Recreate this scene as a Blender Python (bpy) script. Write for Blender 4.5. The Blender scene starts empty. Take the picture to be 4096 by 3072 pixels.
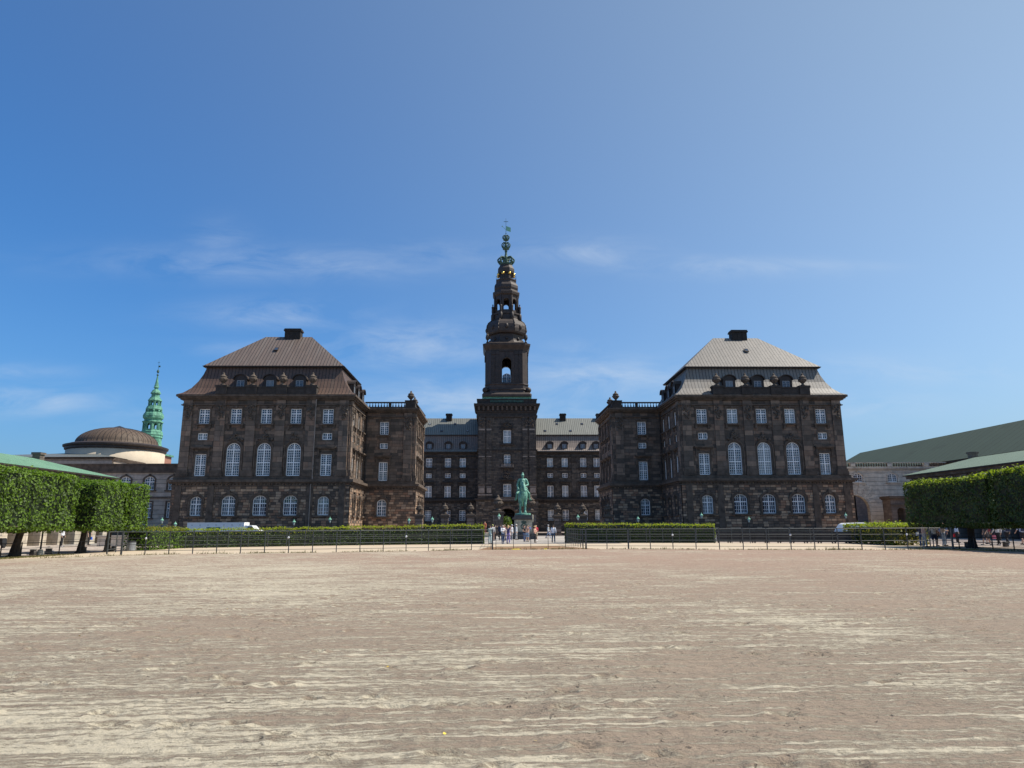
import bpy, math, random
from math import sin, cos, pi, radians, sqrt, atan2, asin, exp
from mathutils import Vector, Matrix, noise

SC = bpy.context.scene
C = SC.collection
random.seed(7)

# ------------------------------------------------------------------ camera
cam = bpy.data.cameras.new('camera')
cam.sensor_width = 36; cam.lens = 36*2747/4096
cam.clip_start = .1; cam.clip_end = 6000
co = bpy.data.objects.new('camera', cam); C.objects.link(co)
co.matrix_world = (Matrix.Translation((-4.2, 0, 1.6)) @ Matrix.Rotation(-.0279, 4, 'Z')
                   @ Matrix.Rotation(radians(90+11.73), 4, 'X') @ Matrix.Rotation(-.0047, 4, 'Z'))
SC.camera = co

# ------------------------------------------------------------------ sun, sky, exposure
SUN_EL = radians(55); SUN_AZ = radians(4)      # SUN_AZ measured from +X towards +Y
sdir = Vector((cos(SUN_EL)*cos(SUN_AZ), cos(SUN_EL)*sin(SUN_AZ), sin(SUN_EL)))
sl = bpy.data.lights.new('sun', 'SUN'); sl.energy = 5.0; sl.angle = radians(.53); sl.color = (1, .93, .82)
so = bpy.data.objects.new('sun', sl); C.objects.link(so)
so.rotation_euler = sdir.to_track_quat('Z', 'Y').to_euler()
W = bpy.data.worlds.new('World'); SC.world = W; W.use_nodes = True
nt = W.node_tree; nt.nodes.clear()
def wn(t, **k):
    n = nt.nodes.new(t)
    for a, b in k.items(): setattr(n, a, b)
    return n
out = wn('ShaderNodeOutputWorld'); bg = wn('ShaderNodeBackground'); bg.inputs[1].default_value = .1
sky = wn('ShaderNodeTexSky', sky_type='NISHITA', sun_disc=False, sun_elevation=SUN_EL,
         sun_rotation=radians(90)-SUN_AZ, air_density=1.0, dust_density=0, ozone_density=1.5, altitude=0)
# thin cirrus, laid out by direction in the sky
tc = wn('ShaderNodeTexCoord'); sep = wn('ShaderNodeSeparateXYZ')
nt.links.new(tc.outputs['Generated'], sep.inputs[0])
dv = wn('ShaderNodeMath', operation='MAXIMUM'); nt.links.new(sep.outputs[2], dv.inputs[0]); dv.inputs[1].default_value = .03
ax = wn('ShaderNodeMath', operation='DIVIDE'); nt.links.new(sep.outputs[0], ax.inputs[0]); nt.links.new(sep.outputs[1], ax.inputs[1])
az_ = wn('ShaderNodeMath', operation='DIVIDE'); nt.links.new(sep.outputs[2], az_.inputs[0]); nt.links.new(sep.outputs[1], az_.inputs[1])
cmb = wn('ShaderNodeCombineXYZ'); nt.links.new(ax.outputs[0], cmb.inputs[0]); nt.links.new(az_.outputs[0], cmb.inputs[1])
def wmath(op, a, b, clamp=False):
    n = wn('ShaderNodeMath', operation=op, use_clamp=clamp)
    for i, v in ((0, a), (1, b)):
        if hasattr(v, 'links'): nt.links.new(v, n.inputs[i])
        else: n.inputs[i].default_value = v
    return n.outputs[0]
mp = wn('ShaderNodeMapping'); nt.links.new(cmb.outputs[0], mp.inputs[0]); mp.inputs['Scale'].default_value = (5.5, 17, 1); mp.inputs['Location'].default_value = (3.1, .6, 0)
mp.inputs['Rotation'].default_value = (0, 0, .10)
n1 = wn('ShaderNodeTexNoise'); n1.inputs['Scale'].default_value = 1.25; n1.inputs['Detail'].default_value = 9; n1.inputs['Roughness'].default_value = .62; n1.inputs['Distortion'].default_value = .5
nt.links.new(mp.outputs[0], n1.inputs[0])
def gauss(cx, cz, sx, sz):      # a patch of cirrus around one direction
    dx = wmath('DIVIDE', wmath('SUBTRACT', ax.outputs[0], cx), sx); dz = wmath('DIVIDE', wmath('SUBTRACT', az_.outputs[0], cz), sz)
    d = wmath('ADD', wmath('MULTIPLY', dx, dx), wmath('MULTIPLY', dz, dz))
    return wmath('POWER', 2.718, wmath('MULTIPLY', d, -1.0))
m_ = None
for cx_, cz_, sx_, sz_, k_ in [(-.33,.397,.26,.026,.62), (-.09,.412,.10,.018,.5), (.14,.416,.11,.022,.8), (.36,.394,.17,.016,.7), (.52,.397,.1,.01,.4), (-.42,.43,.05,.035,.35), (-.32,.314,.12,.022,.75), (-.12,.267,.13,.035,.9), (-.3,.262,.14,.014,.6),
        (-.07,.178,.16,.04,1.0), (.15,.215,.15,.035,.95), (.1,.17,.2,.05,.6), (-.69,.182,.12,.020,1.2), (-.72,.225,.1,.012,.6), (.62,.23,.22,.022,.5), (.56,.175,.12,.022,.55), (-.4,.16,.2,.03,.4), (.12,.265,.05,.012,.5)]:
    g = wmath('MULTIPLY', gauss(cx_, cz_, sx_, sz_), k_)
    m_ = g if m_ is None else wmath('MAXIMUM', m_, g)
band = wmath('MULTIPLY', wmath('SUBTRACT', n1.outputs[0], .36), 3.2, True)
den = wmath('MULTIPLY', band, m_, True)
den = wmath('MULTIPLY', den, .5)
mix = wn('ShaderNodeMixRGB'); nt.links.new(den, mix.inputs[0])
# clearer air away from the sun, a pale aureole towards it
dt = wn('ShaderNodeVectorMath', operation='DOT_PRODUCT'); nt.links.new(tc.outputs['Generated'], dt.inputs[0]); dt.inputs[1].default_value = sdir
tt = wmath('POWER', wmath('MAXIMUM', dt.outputs['Value'], 0.0), 1.4)
ee = wmath('DIVIDE', wmath('MAXIMUM', sep.outputs[2], .004), wmath('ADD', wmath('MAXIMUM', sep.outputs[2], .004), .06))
ee = wmath('MAXIMUM', ee, .42)
tint = wn('ShaderNodeCombineXYZ')
for i_, (a_, b_) in enumerate(((.50, 1.95), (1.0, .92), (1.47, -.16))):
    nt.links.new(wmath('MULTIPLY', ee, wmath('ADD', wmath('MULTIPLY', tt, b_), a_)), tint.inputs[i_])
mt = wn('ShaderNodeMixRGB', blend_type='MULTIPLY'); mt.inputs[0].default_value = 1
nt.links.new(sky.outputs[0], mt.inputs[1]); nt.links.new(tint.outputs[0], mt.inputs[2])
lowz = wmath('POWER', 2.718, wmath('DIVIDE', wmath('MAXIMUM', sep.outputs[2], 0.0), -.075))
mh = wn('ShaderNodeMixRGB'); nt.links.new(lowz, mh.inputs[0]); nt.links.new(mt.outputs[0], mh.inputs[1]); mh.inputs[2].default_value = (2.6, 3.9, 6.0, 1)
nt.links.new(mh.outputs[0], mix.inputs[1]); mix.inputs[2].default_value = (5.4, 6.2, 7.2, 1)
nt.links.new(mix.outputs[0], bg.inputs[0]); nt.links.new(bg.outputs[0], out.inputs[0])
vs = SC.view_settings; vs.view_transform = 'Standard'; vs.look = 'None'; vs.exposure = .25; vs.gamma = 1; vs.use_curve_mapping = False
SC.render.engine = 'CYCLES'

# ------------------------------------------------------------------ materials
M = {}
class NT:
    def __init__(s, name):
        s.m = bpy.data.materials.new(name); s.m.use_nodes = True; s.t = s.m.node_tree
        s.b = s.t.nodes['Principled BSDF']; s.b.inputs['Roughness'].default_value = .85
        s.o = s.t.nodes['Material Output']; M[name] = s.m
    def n(s, t, ins=None, **k):
        x = s.t.nodes.new(t)
        for a, b in k.items(): setattr(x, a, b)
        for a, b in (ins or {}).items(): s.put(x.inputs[a], b)
        return x
    def put(s, sock, v):
        if hasattr(v, 'links') and hasattr(v, 'is_output'): s.t.links.new(v, sock)
        else: sock.default_value = v
    def math(s, op, a, b=0, c=None, clamp=False):
        x = s.t.nodes.new('ShaderNodeMath'); x.operation = op; x.use_clamp = clamp
        s.put(x.inputs[0], a); s.put(x.inputs[1], b)
        if c is not None: s.put(x.inputs[2], c)
        return x.outputs[0]
    def uv(s): return s.n('ShaderNodeUVMap').outputs[0]
    def obj(s): return s.n('ShaderNodeTexCoord').outputs['Object']
    def gen(s, vec, sc=(1,1,1), rot=(0,0,0)): 
        return s.n('ShaderNodeMapping', {'Vector': vec, 'Scale': sc, 'Rotation': rot}).outputs[0]
    def noise(s, vec, scale, detail=4, rough=.55, dist=0):
        return s.n('ShaderNodeTexNoise', {'Vector': vec, 'Scale': scale, 'Detail': detail, 'Roughness': rough, 'Distortion': dist}).outputs[0]
    def ramp(s, fac, stops, interp='LINEAR'):
        x = s.t.nodes.new('ShaderNodeValToRGB'); s.put(x.inputs[0], fac); cr = x.color_ramp; cr.interpolation = interp
        while len(cr.elements) < len(stops): cr.elements.new(.5)
        for e, (p, c) in zip(cr.elements, stops): e.position = p; e.color = (*c, 1) if len(c) == 3 else c
        return x.outputs[0]
    def mixc(s, f, a, b, mode='MIX'):
        x = s.t.nodes.new('ShaderNodeMixRGB'); x.blend_type = mode; s.put(x.inputs[0], f)
        for i, v in ((1, a), (2, b)):
            if isinstance(v, tuple) and len(v) == 3: v = (*v, 1)
            s.put(x.inputs[i], v)
        return x.outputs[0]
    def bump(s, h, strength=.5, dist=.05, prev=None):
        x = s.n('ShaderNodeBump', {'Strength': strength, 'Distance': dist, 'Height': h})
        if prev is not None: s.put(x.inputs['Normal'], prev)
        return x.outputs[0]
    def fin(s, col, normal=None, rough=None, **k):
        s.put(s.b.inputs['Base Color'], (*col, 1) if isinstance(col, tuple) and len(col) == 3 else col)
        if normal is not None: s.put(s.b.inputs['Normal'], normal)
        if rough is not None: s.put(s.b.inputs['Roughness'], rough)
        for a, b in k.items(): s.put(s.b.inputs[a], b)
        return s.m

def ashlar(name, bw, bh, cols, joint=.02, jcol=(.02,.018,.017), bstr=.6, patch=.35, stain=.5):
    """coursed stone: every block has its own tone, dark joints, rain stains"""
    t = NT(name); uv = t.uv(); sp = t.n('ShaderNodeSeparateXYZ', {0: uv}); u, v = sp.outputs[0], sp.outputs[1]
    vr = t.math('DIVIDE', v, bh); row = t.math('FLOOR', vr)
    off = t.n('ShaderNodeTexWhiteNoise', {'W': row}, noise_dimensions='1D').outputs[0]
    ur = t.math('ADD', t.math('DIVIDE', u, bw), t.math('MULTIPLY', off, 3.7)); colm = t.math('FLOOR', ur)
    cv = t.n('ShaderNodeCombineXYZ', {0: colm, 1: row}).outputs[0]
    wnz = t.n('ShaderNodeTexWhiteNoise', {'Vector': cv}, noise_dimensions='3D').outputs[0]
    fu = t.math('FRACT', ur); fv = t.math('FRACT', vr)
    du = t.math('MULTIPLY', t.math('SUBTRACT', .5, t.math('ABSOLUTE', t.math('SUBTRACT', fu, .5))), bw)
    dv2 = t.math('MULTIPLY', t.math('SUBTRACT', .5, t.math('ABSOLUTE', t.math('SUBTRACT', fv, .5))), bh)
    d = t.math('MINIMUM', du, dv2)
    j = t.math('DIVIDE', d, joint, clamp=True)
    n = len(cols)
    base = t.ramp(wnz, [(i/n, c) for i, c in enumerate(cols)], 'CONSTANT')
    big = t.noise(uv, .09, 5, .6); med = t.noise(uv, .9, 6, .65)
    streak = t.noise(t.gen(uv, (1.6, .12, 1)), 1.0, 4, .6)
    fac = t.math('MULTIPLY_ADD', big, patch*2, 1-patch)
    fac = t.math('MULTIPLY', fac, t.math('MULTIPLY_ADD', med, 1.3, .35))
    fac = t.math('MULTIPLY', fac, t.math('MULTIPLY_ADD', streak, stain, 1-stain/2))
    col = t.mixc(1, base, t.n('ShaderNodeCombineXYZ', {0: fac, 1: fac, 2: fac}).outputs[0], 'MULTIPLY')
    col = t.mixc(j, jcol, col)
    h = t.math('ADD', t.math('MULTIPLY', j, 1.0), t.math('ADD', t.math('MULTIPLY', wnz, .6), t.math('MULTIPLY', med, .8)))
    return t.fin(col, t.bump(h, bstr, .06), .9)

BR = [(.105,.078,.059), (.15,.108,.080), (.07,.055,.044), (.185,.13,.094), (.12,.09,.07), (.085,.066,.052), (.165,.108,.076)]
def mul(l, k): return [tuple(min(1, c*k) for c in x) for x in l]
ashlar('stone_upper', 1.55, .62, mul(BR, 1.15), .035, (.03,.026,.024))
ashlar('stone_pilaster', 3.1, .93, mul(BR, 1.35), .045, (.035,.03,.027), patch=.3)
GR = [(.16,.108,.074), (.26,.172,.112), (.08,.06,.047), (.36,.245,.16), (.12,.088,.066), (.23,.135,.086), (.10,.072,.054), (.30,.215,.15)]
ashlar('stone_ground', .95, .46, mul(GR, 1.2), .05, (.035,.029,.025), 1.0, .3)
DK = [(.055,.048,.043), (.078,.066,.056), (.042,.038,.036), (.10,.083,.068), (.066,.056,.049)]
ashlar('stone_central', 1.2, .5, mul(DK, 1.15), .04, (.02,.019,.02), .8, .35)
DG = [(.055,.048,.042), (.082,.068,.056), (.036,.033,.031), (.145,.12,.095), (.062,.053,.046), (.10,.076,.058)]
ashlar('stone_central_ground', .95, .42, mul(DG, 1.15), .05, (.02,.018,.018), 1.0, .3)
PL = [(.42,.36,.30), (.46,.39,.33), (.38,.33,.28)]
ashlar('pale_render', 40, .85, PL, .05, (.09,.082,.075), .9, .22, .35)
ashlar('pale_render_light', 40, .85, [(.62,.55,.46), (.68,.60,.50), (.58,.52,.44)], .05, (.2,.18,.155), .9, .22, .35)
ashlar('pale_stone', 1.6, .6, [(.58,.52,.44), (.50,.45,.38), (.64,.57,.48)], .03, (.12,.11,.1), .5, .3)
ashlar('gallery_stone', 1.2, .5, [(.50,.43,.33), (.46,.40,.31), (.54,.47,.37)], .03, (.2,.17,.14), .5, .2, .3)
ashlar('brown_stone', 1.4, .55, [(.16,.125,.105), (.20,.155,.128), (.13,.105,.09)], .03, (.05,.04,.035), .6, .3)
ashlar('pier_stone', 1.3, .62, [(.15,.112,.092), (.20,.15,.125), (.12,.095,.082), (.17,.135,.115)], .05, (.035,.03,.027), .8, .3)

def simple(name, col, rough=.8, nscale=2.0, var=.5, bstr=.0, bdist=.03, metallic=0.0, col2=None, coord='obj', **k):
    t = NT(name); v = t.obj() if coord == 'obj' else t.uv()
    a = t.noise(v, nscale, 6, .6)
    c2 = col2 or tuple(c*(1-var) for c in col); c1 = tuple(min(1, c*(1+var*.6)) for c in col)
    c = t.ramp(a, [(.3, c2), (.7, c1)])
    nm = t.bump(t.noise(v, nscale*5, 5, .6), bstr, bdist) if bstr else None
    return t.fin(c, nm, rough, Metallic=metallic, **k)

simple('stone_trim', (.12,.088,.066), .9, 1.1, .55, .5, .04)
simple('stone_trim_dark', (.048,.039,.034), .9, 1.1, .5, .5, .04)
simple('stone_light_trim', (.3,.25,.215), .9, 1.5, .35, .4, .04)
simple('carved', (.115,.088,.068), .9, 3, .6, .6, .05)
simple('carved_dark', (.11,.084,.065), .9, 3, .6, .6, .05)
simple('white_paint', (.90,.90,.89), .5, 3, .06)
simple('grey_frame', (.6,.64,.68), .5, 3, .1)
simple('chimney_black', (.028,.024,.022), .9, 1.5, .5, .4, .03)  # near-black tone of the chimneys
simple('dormer_frame', (.26,.29,.33), .5, 3, .1)
simple('bronze_patina', (.165,.36,.275), .6, 2.2, .5, .6, .04, col2=(.03,.115,.09))
simple('spire_green', (.14,.36,.24), .75, .9, .5, .3, .02, col2=(.03,.11,.08))
simple('fence_metal', (.075,.085,.088), .55, 8, .3)
simple('iron_black', (.022,.023,.025), .5, 6, .3)
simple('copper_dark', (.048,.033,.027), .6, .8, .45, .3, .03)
simple('copper_deep', (.036,.025,.021), .6, .8, .45)  # deeper copper tone for trim and fittings
simple('verdigris', (.24,.50,.36), .7, 2.5, .5, .3, .02, col2=(.11,.29,.20))
simple('verdigris_dark', (.055,.125,.10), .7, 2.5, .6, .2, .02, col2=(.02,.045,.038))
simple('gold', (.9,.6,.16), .28, 3, .15, metallic=1.0)
simple('granite_pedestal', (.46,.42,.32), .85, 2.4, .5, .4, .03)
simple('granite_dark', (.10,.094,.088), .85, 2.4, .5, .4, .03)
simple('plaster_cream', (.55,.47,.36), .9, .5, .12)
simple('concrete', (.52,.48,.40), .9, 5, .25, .3, .02)
simple('bark', (.055,.043,.034), .95, 7, .5, .9, .04)
simple('bark_dark', (.035,.028,.023), .95, 7, .5, .9, .04)
simple('yellow_paint', (.85,.66,.03), .6, 5, .1)
simple('rubber', (.02,.02,.021), .8, 5, .3)
simple('van_white', (.80,.82,.84), .35, 2, .04)
simple('barrier_dark', (.022,.022,.026), .6, 4, .3)
simple('lamp_glass', (.42,.50,.47), .2, 5, .2)
simple('truck_green', (.015,.13,.085), .5, 5, .2)
simple('bin_grey', (.30,.32,.34), .45, 5, .25, metallic=.4)
simple('brick_red', (.36,.17,.12), .9, 3, .35)
simple('door_wood', (.05,.035,.026), .7, 4, .3)
simple('dark_void', (.012,.012,.013), .9, 3, .2)
simple('shade_blue', (.045,.065,.12), .6, 1.5, .4)  # navy of the shaded right arcade, put into its wall colour
simple('yellow_leaf', (.75,.55,.08), .8, 5, .3)

def seam_metal(name, c1, c2, streakc, sp=.62, cross=1.9, bstr=.9, rough=.55):
    """standing-seam copper sheet with weather streaks down the slope"""
    t = NT(name); uv = t.uv(); s_ = t.n('ShaderNodeSeparateXYZ', {0: uv}); u, v = s_.outputs[0], s_.outputs[1]
    ur = t.math('DIVIDE', u, sp); cell = t.math('FLOOR', ur)
    w = t.n('ShaderNodeTexWhiteNoise', {'W': cell}, noise_dimensions='1D').outputs[0]
    vr = t.math('ADD', t.math('DIVIDE', v, cross), t.math('MULTIPLY', w, 3.0)); rw = t.math('FLOOR', vr)
    w2 = t.n('ShaderNodeTexWhiteNoise', {'Vector': t.n('ShaderNodeCombineXYZ', {0: cell, 1: rw}).outputs[0]}, noise_dimensions='3D').outputs[0]
    fu = t.math('ABSOLUTE', t.math('SUBTRACT', t.math('FRACT', ur), .5))
    seam = t.math('GREATER_THAN', fu, .5-.06/sp)
    fv = t.math('ABSOLUTE', t.math('SUBTRACT', t.math('FRACT', vr), .5)); cr = t.math('GREATER_THAN', fv, .485)
    st = t.noise(t.gen(uv, (2.2, .09, 1)), 1, 5, .65); big = t.noise(uv, .12, 4, .6)
    f = t.math('ADD', t.math('MULTIPLY', w2, .55), t.math('MULTIPLY', big, .75))
    col = t.mixc(t.math('SUBTRACT', f, .1, clamp=True), c1, c2)
    col = t.mixc(t.math('MULTIPLY', t.math('SUBTRACT', st, .5), 3.2, clamp=True), col, streakc)
    col = t.mixc(t.math('MULTIPLY', seam, .9), col, tuple(x*.25 for x in c1))
    col = t.mixc(t.math('MULTIPLY', cr, .35), col, tuple(x*.55 for x in c1))
    return t.fin(col, t.bump(t.math('ADD', seam, t.math('MULTIPLY', cr, .3)), bstr, .05), rough)
seam_metal('roof_brown', (.115,.086,.072), (.165,.122,.10), (.21,.19,.168))
seam_metal('mansard_brown', (.085,.05,.036), (.125,.075,.052), (.12,.088,.065))
seam_metal('roof_grey', (.155,.142,.127), (.215,.19,.165), (.24,.232,.212))
seam_metal('roof_central', (.155,.163,.145), (.21,.213,.19), (.24,.24,.215))
seam_metal('mansard_central', (.18,.145,.125), (.235,.185,.16), (.24,.215,.19))
seam_metal('dome_copper', (.075,.05,.033), (.11,.072,.047), (.10,.078,.055), 1.0, 1.9, .9, .7)
seam_metal('hall_green', (.019,.042,.028), (.027,.054,.036), (.030,.054,.038), 2.1, 30, 1.0, .85)
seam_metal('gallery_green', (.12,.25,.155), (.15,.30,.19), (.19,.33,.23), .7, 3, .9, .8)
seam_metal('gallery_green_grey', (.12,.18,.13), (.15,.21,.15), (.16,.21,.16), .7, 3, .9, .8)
seam_metal('flat_roof_grey', (.12,.135,.13), (.15,.165,.155), (.17,.18,.17), .7, 6)

t = NT('glass')          # old panes, blue sky reflection put into the colour; some with pale blinds
rnd = t.n('ShaderNodeObjectInfo').outputs['Random']
uv = t.uv(); s_ = t.n('ShaderNodeSeparateXYZ', {0: uv})
cell = t.n('ShaderNodeCombineXYZ', {0: t.math('FLOOR', t.math('MULTIPLY', s_.outputs[0], 2.4)), 1: t.math('FLOOR', t.math('MULTIPLY', s_.outputs[1], 2.4)), 2: rnd}).outputs[0]
cw = t.n('ShaderNodeTexWhiteNoise', {'Vector': cell}, noise_dimensions='3D').outputs[0]
blind = t.math('GREATER_THAN', t.math('FRACT', t.math('MULTIPLY', rnd, 7.3)), .80)
c0 = t.mixc(cw, (.012,.018,.034), (.045,.072,.125))
c1 = t.mixc(cw, (.16,.19,.22), (.24,.27,.28))
t.fin(t.mixc(blind, c0, c1), t.bump(t.noise(uv, 1.3, 2), .15, .02), .06, **{'IOR': 1.7})

def leafmat(name, a, b, c, trans):
    t = NT(name); v = t.obj(); nz = t.noise(v, 2.2, 3, .6); fine = t.noise(v, 34, 2, .6)
    col = t.ramp(t.math('ADD', t.math('MULTIPLY', nz, .45), t.math('MULTIPLY', fine, .6)), [(.34, a), (.52, b), (.72, c)])
    tr = t.n('ShaderNodeBsdfTranslucent', {'Color': t.mixc(1, col, (1.25, 1.35, .7), 'MULTIPLY')})
    t.put(t.b.inputs['Base Color'], col); t.b.inputs['Roughness'].default_value = .6
    mx = t.n('ShaderNodeMixShader', {0: trans, 1: t.b.outputs[0], 2: tr.outputs[0]})
    t.t.links.new(mx.outputs[0], t.o.inputs[0])
leafmat('leaf', (.05,.10,.010), (.13,.235,.018), (.25,.38,.035), .42)
leafmat('leaf_dark', (.022,.04,.007), (.045,.082,.011), (.08,.13,.018), .25)
leafmat('leaf_new_lit', (.16,.20,.012), (.28,.35,.022), (.42,.48,.04), .5)  # young top leaves, with their sunlit brightness put into the colour
leafmat('leaf_rust', (.14,.12,.014), (.24,.22,.022), (.34,.3,.04), .45)
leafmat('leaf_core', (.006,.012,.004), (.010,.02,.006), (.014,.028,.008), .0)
leafmat('grass', (.10,.095,.03), (.15,.135,.045), (.20,.17,.07), .2)

# riding field: raked sand, drier pale ridges, damp pinkish troughs, hoof marks
t = NT('field_sand'); v = t.obj()
def arc_coord(t, v):      # rake lines bend a little, as the harrow turned
    s_ = t.n('ShaderNodeSeparateXYZ', {0: v}); x, y = s_.outputs[0], s_.outputs[1]
    yy = t.math('ADD', y, t.math('ADD', t.math('MULTIPLY', t.math('MULTIPLY', x, x), .0035), t.math('MULTIPLY', t.noise(t.gen(v, (.04, .12, .05)), 1, 2), .9)))
    return t.n('ShaderNodeCombineXYZ', {0: x, 1: yy}).outputs[0]
av = arc_coord(t, v)
ln = t.noise(t.gen(av, (.13, 7.6, 1)), 1.0, 4, .62)            # straight rake lines, about 20 cm apart
ln2 = t.noise(t.gen(av, (.9, 15.0, 1)), 1.0, 4, .65)
pat = t.noise(v, .13, 4, .55); pat2 = t.noise(t.gen(v, (.45, 1.3, 1)), 1.0, 5, .65); grain = t.noise(t.gen(v, (1, 1.5, 1)), 8.5, 6, .74)
fine = t.noise(v, 60, 4, .7); mid = t.noise(t.gen(v, (1, 1.7, 1)), 4.2, 5, .68, .3)
s_ = t.n('ShaderNodeSeparateXYZ', {0: v})
C5 = lambda x, k: t.math('MULTIPLY', t.math('SUBTRACT', x, .5), k)
dry = t.math('ADD', C5(ln, 2.6), C5(ln2, 3.2)); dry = t.math('ADD', dry, C5(pat, 2.8)); dry = t.math('ADD', dry, C5(pat2, 1.9)); dry = t.math('ADD', dry, C5(grain, 2.6))
near = t.math('MULTIPLY', t.math('SUBTRACT', 16, s_.outputs[1]), .007); side = t.math('MULTIPLY', t.math('SUBTRACT', -3, s_.outputs[0]), .022)
dry = t.math('ADD', dry, t.math('ADD', t.math('MAXIMUM', near, -.30), t.math('MAXIMUM', t.math('MINIMUM', side, .3), -.2)))
crust = t.math('MULTIPLY_ADD', t.math('SUBTRACT', dry, -.24), 1.4, .0, clamp=True)
tone = t.math('MULTIPLY_ADD', C5(pat2, 1.0), 1.0, .5, clamp=True)
far = t.math('MULTIPLY', t.math('SUBTRACT', s_.outputs[1], 9), .04, clamp=True)
base = t.mixc(far, t.mixc(tone, (.24,.183,.132), (.315,.245,.178)), t.mixc(tone, (.285,.196,.142), (.345,.243,.178)))
darker = t.math('MULTIPLY', t.math('GREATER_THAN', C5(t.noise(t.gen(v, (1.1, 2.6, 1)), 3.1, 4, .7), 1), .13), t.math('GREATER_THAN', t.noise(v, .35, 3, .5), .50))
base = t.mixc(t.math('MULTIPLY', darker, .6), base, (.12,.09,.068))  # scattered darker spots mixed into the sand
col = t.mixc(t.math('MULTIPLY', crust, .74), base, (.50,.45,.335))
sh = t.math('MULTIPLY_ADD', fine, .45, .775); sh = t.math('MULTIPLY', sh, t.math('MULTIPLY_ADD', grain, .5, .75)); sh = t.math('MULTIPLY', sh, t.math('MULTIPLY_ADD', ln2, .4, .8))
col = t.mixc(1, col, t.n('ShaderNodeCombineXYZ', {0: sh, 1: sh, 2: sh}).outputs[0], 'MULTIPLY')
vo = t.n('ShaderNodeTexVoronoi', {'Vector': t.gen(t.n('ShaderNodeVectorMath', {0: v, 1: t.n('ShaderNodeTexNoise', {'Vector': v, 'Scale': 6.0, 'Detail': 3.0}).outputs[1]}, operation='ADD').outputs[0], (1, 1.5, 1)), 'Scale': 3.4, 'Randomness': 1.0}).outputs[0]
hole = t.math('MULTIPLY', t.math('SUBTRACT', .19, vo), 9.0, clamp=True)        # hoof prints
hole = t.math('MULTIPLY', hole, t.math('GREATER_THAN', t.math('ADD', t.noise(v, .42, 3, .5), t.math('MULTIPLY', t.math('MINIMUM', s_.outputs[0], 12), .004)), .50))
col = t.mixc(t.math('MULTIPLY', hole, .7), col, (.10,.078,.058))  # print hollows darkened: their shade and damp put into the colour
hgt = t.math('SUBTRACT', t.math('ADD', t.math('MULTIPLY', ln, .5), t.math('ADD', t.math('MULTIPLY', mid, 1.0), t.math('MULTIPLY', crust, .18))), t.math('MULTIPLY', hole, .8))
nb = t.bump(hgt, .8, .06); nb = t.bump(grain, .75, .035, nb); nb = t.bump(t.noise(v, 30, 5, .7), .6, .015, nb)
t.fin(col, nb, .97)

def ground(name, a, b, sc=.4, fine=20, bs=.4):
    t = NT(name); v = t.obj()
    c = t.mixc(t.math('MULTIPLY_ADD', t.noise(v, sc, 6, .6), 2, -.5, clamp=True), a, b)
    f = t.math('MULTIPLY_ADD', t.noise(v, fine, 4, .7), .5, .75)
    c = t.mixc(1, c, t.n('ShaderNodeCombineXYZ', {0: f, 1: f, 2: f}).outputs[0], 'MULTIPLY')
    t.fin(c, t.bump(t.noise(v, fine, 4, .7), bs, .02), .95)
ground('path_sand', (.46,.37,.26), (.53,.43,.31))
ground('asphalt', (.040,.043,.052), (.055,.058,.066), .3, 25)
ground('brown_soil', (.20,.105,.05), (.26,.16,.08), 1.2, 18, .8)
ground('far_ground', (.16,.14,.12), (.2,.18,.15), .05, 2)
t = NT('paving'); v = t.obj()
br = t.n('ShaderNodeTexBrick', {'Vector': v, 'Scale': 1.0, 'Brick Width': .9, 'Row Height': .5, 'Mortar Size': .03,
     'Color1': (.40,.315,.255,1), 'Color2': (.34,.275,.23,1), 'Mortar': (.15,.12,.10,1)}).outputs[0]
f = t.math('MULTIPLY_ADD', t.noise(v, .6, 6, .6), .7, .65)
t.fin(t.mixc(1, br, t.n('ShaderNodeCombineXYZ', {0: f, 1: f, 2: f}).outputs[0], 'MULTIPLY'), None, .9)
simple('granite_strip', (.50,.45,.39), .85, 2, .2, .3, .02)
simple('sett_dark', (.13,.12,.115), .9, 2, .3, .4, .02)

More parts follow.
